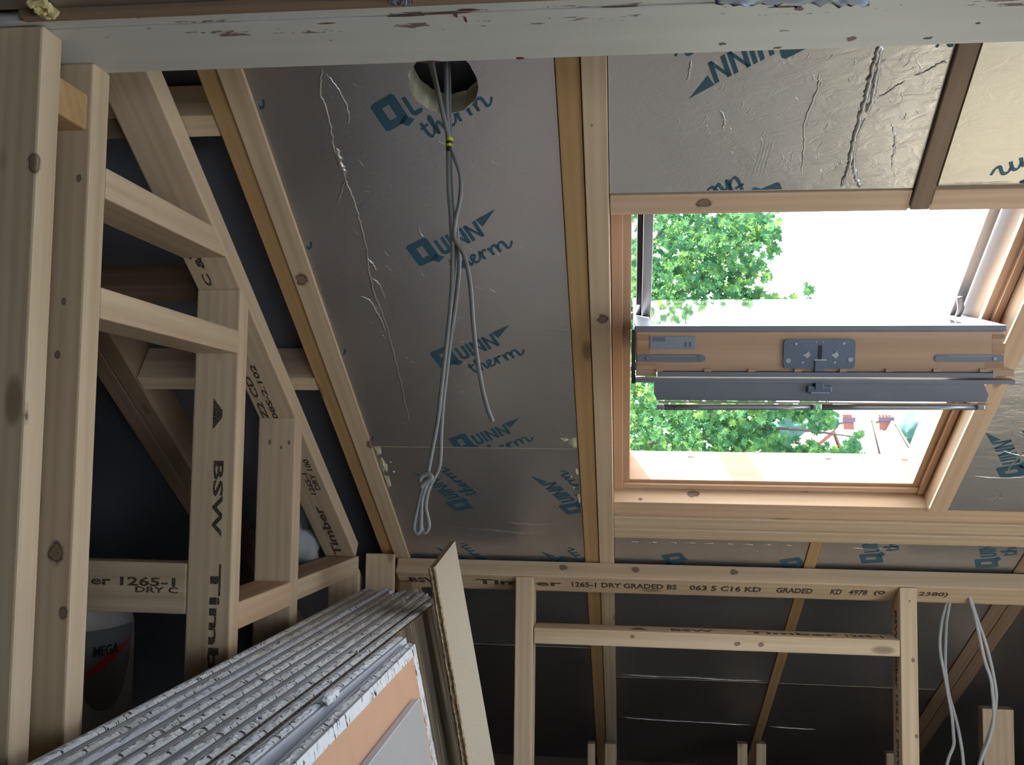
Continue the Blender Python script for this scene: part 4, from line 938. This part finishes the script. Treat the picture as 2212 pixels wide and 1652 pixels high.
BK = plain('red_brick', (.10, .035, .03), .9, 0, .2, 3); ROOFT = plain('clay_roof_tiles', (.50, .42, .42), .8, 0, .15, 4); WHT = plain('white_render', (.6, .6, .58), .8); POT = plain('terracotta', (.22, .04, .03), .7)
def house(px0, px1, ridge, Yh, apex, chim, label, colr=ROOFT):
    """gable house whose gable faces us, chimney on the ridge"""
    a = atY(px0, ridge, Yh); b = atY(px1, ridge, Yh); xm = atY(apex, ridge, Yh).x; zr = a.z; ze = atY(px0, 975, Yh).z-1.5
    hs = empty('house', ((a.x+b.x)/2, Yh, -5.5), label, 'house')
    bm = bmesh.new(); x0_, x1_ = a.x, b.x
    gx = [(x0_, -5.5), (x1_, -5.5), (x1_, ze), (xm, zr-.05), (x0_, ze)]
    v0 = [bm.verts.new((p[0], Yh, p[1])) for p in gx]; v1 = [bm.verts.new((p[0], Yh+9, p[1])) for p in gx]
    bm.faces.new(v0); bm.faces.new(v1[::-1])
    for i in range(5): bm.faces.new((v0[i], v1[i], v1[(i+1) % 5], v0[(i+1) % 5]))
    mesh_obj('wall', bm, WHT, None, hs)
    for e in (x0_, x1_):
        bm = bmesh.new(); sg = -1 if e == x0_ else 1; P = [(xm, zr), (e+sg*.3, ze-.2), (e+sg*.3, ze), (xm, zr+.25)]
        v0 = [bm.verts.new((p[0], Yh-.3, p[1])) for p in P]; v1 = [bm.verts.new((p[0], Yh+9.3, p[1])) for p in P]
        bm.faces.new(v0); bm.faces.new(v1[::-1])
        for i in range(4): bm.faces.new((v0[i], v1[i], v1[(i+1) % 4], v0[(i+1) % 4]))
        mesh_obj('roof', bm, colr, None, hs)
    for (c0, c1, ct, cb_) in chim:
        p = atY(c0, ct, Yh-.8); q = atY(c1, cb_, Yh-.8)
        ch = wbox('chimney', (p.x, Yh+1.2, q.z-.4), (q.x, Yh+2.4, p.z), BK, hs, 0, 2)
        wbox('chimney_cap', (p.x-.1, Yh+1.1, p.z-.35), (q.x+.1, Yh+2.5, p.z), plain('purple_grey_brick', (.045, .035, .06), .9), ch, 0, 2)
        for k in range(4):
            t = p.x+(q.x-p.x)*(k+.5)/4; bm = lathe(bmesh.new(), [(.12, 0), (.09, .15), (.11, .26)], 10); mesh_obj('chimney_pot', bm, POT, Matrix.Translation((t, Yh+1.8, p.z)), ch)
house(1785, 1905, 905, 78, 1882, [(1835, 1858, 900, 915)], 'white gabled house with red chimney pots seen through the tree gap')
house(1885, 1985, 914, 92, 1932, [(1912, 1942, 900, 918)], 'second gabled house with dark chimney right of the first')
house(1690, 1830, 935, 60, 1800, [], 'low house with reddish roof half hidden by maple leaves', plain('red_roof', (.12, .03, .03), .8))
HED = plain('distant_foliage', (.02, .06, .055), .9, 0, .6, 1.5)
for i, (px, yy, r) in enumerate(((1690, 118, 2.7), (1780, 132, 3.0), (1850, 120, 2.2), (1905, 132, 2.4), (1965, 121, 2.2))):
    c = atY(px, 925, yy); bm = bmesh.new(); bmesh.ops.create_icosphere(bm, subdivisions=4, radius=r)
    for v in bm.verts: v.co *= 1+.22*mathutils.noise.noise(v.co*.7+V((i, 0, 0)))+.12*mathutils.noise.noise(v.co*2.2)
    t = empty('distant_tree', (c.x, yy, -5.5), ('distant tree far behind, '+('left of the first chimney behind leaves', 'just left of the first chimney', 'directly behind the first chimney', 'between the two chimneys', 'right of the second chimney', 'hidden among the maple leaves', 'hidden behind the window frame')[i]), 'tree', 'trees beyond the houses')
    mesh_obj('crown', bm, HED, Matrix.Translation((c.x, yy, c.z-.6)), t, True)
    bm = tube(bmesh.new(), [V((c.x, yy, -5.5)), V((c.x, yy, c.z))], .3, 8); mesh_obj('trunk', bm, BARK, None, t)
g_ = wbox('ground', (-120, 6, -6.0), (150, 260, -5.5), plain('garden_ground', (.10, .13, .05), .9)); tag(g_, kind='structure')
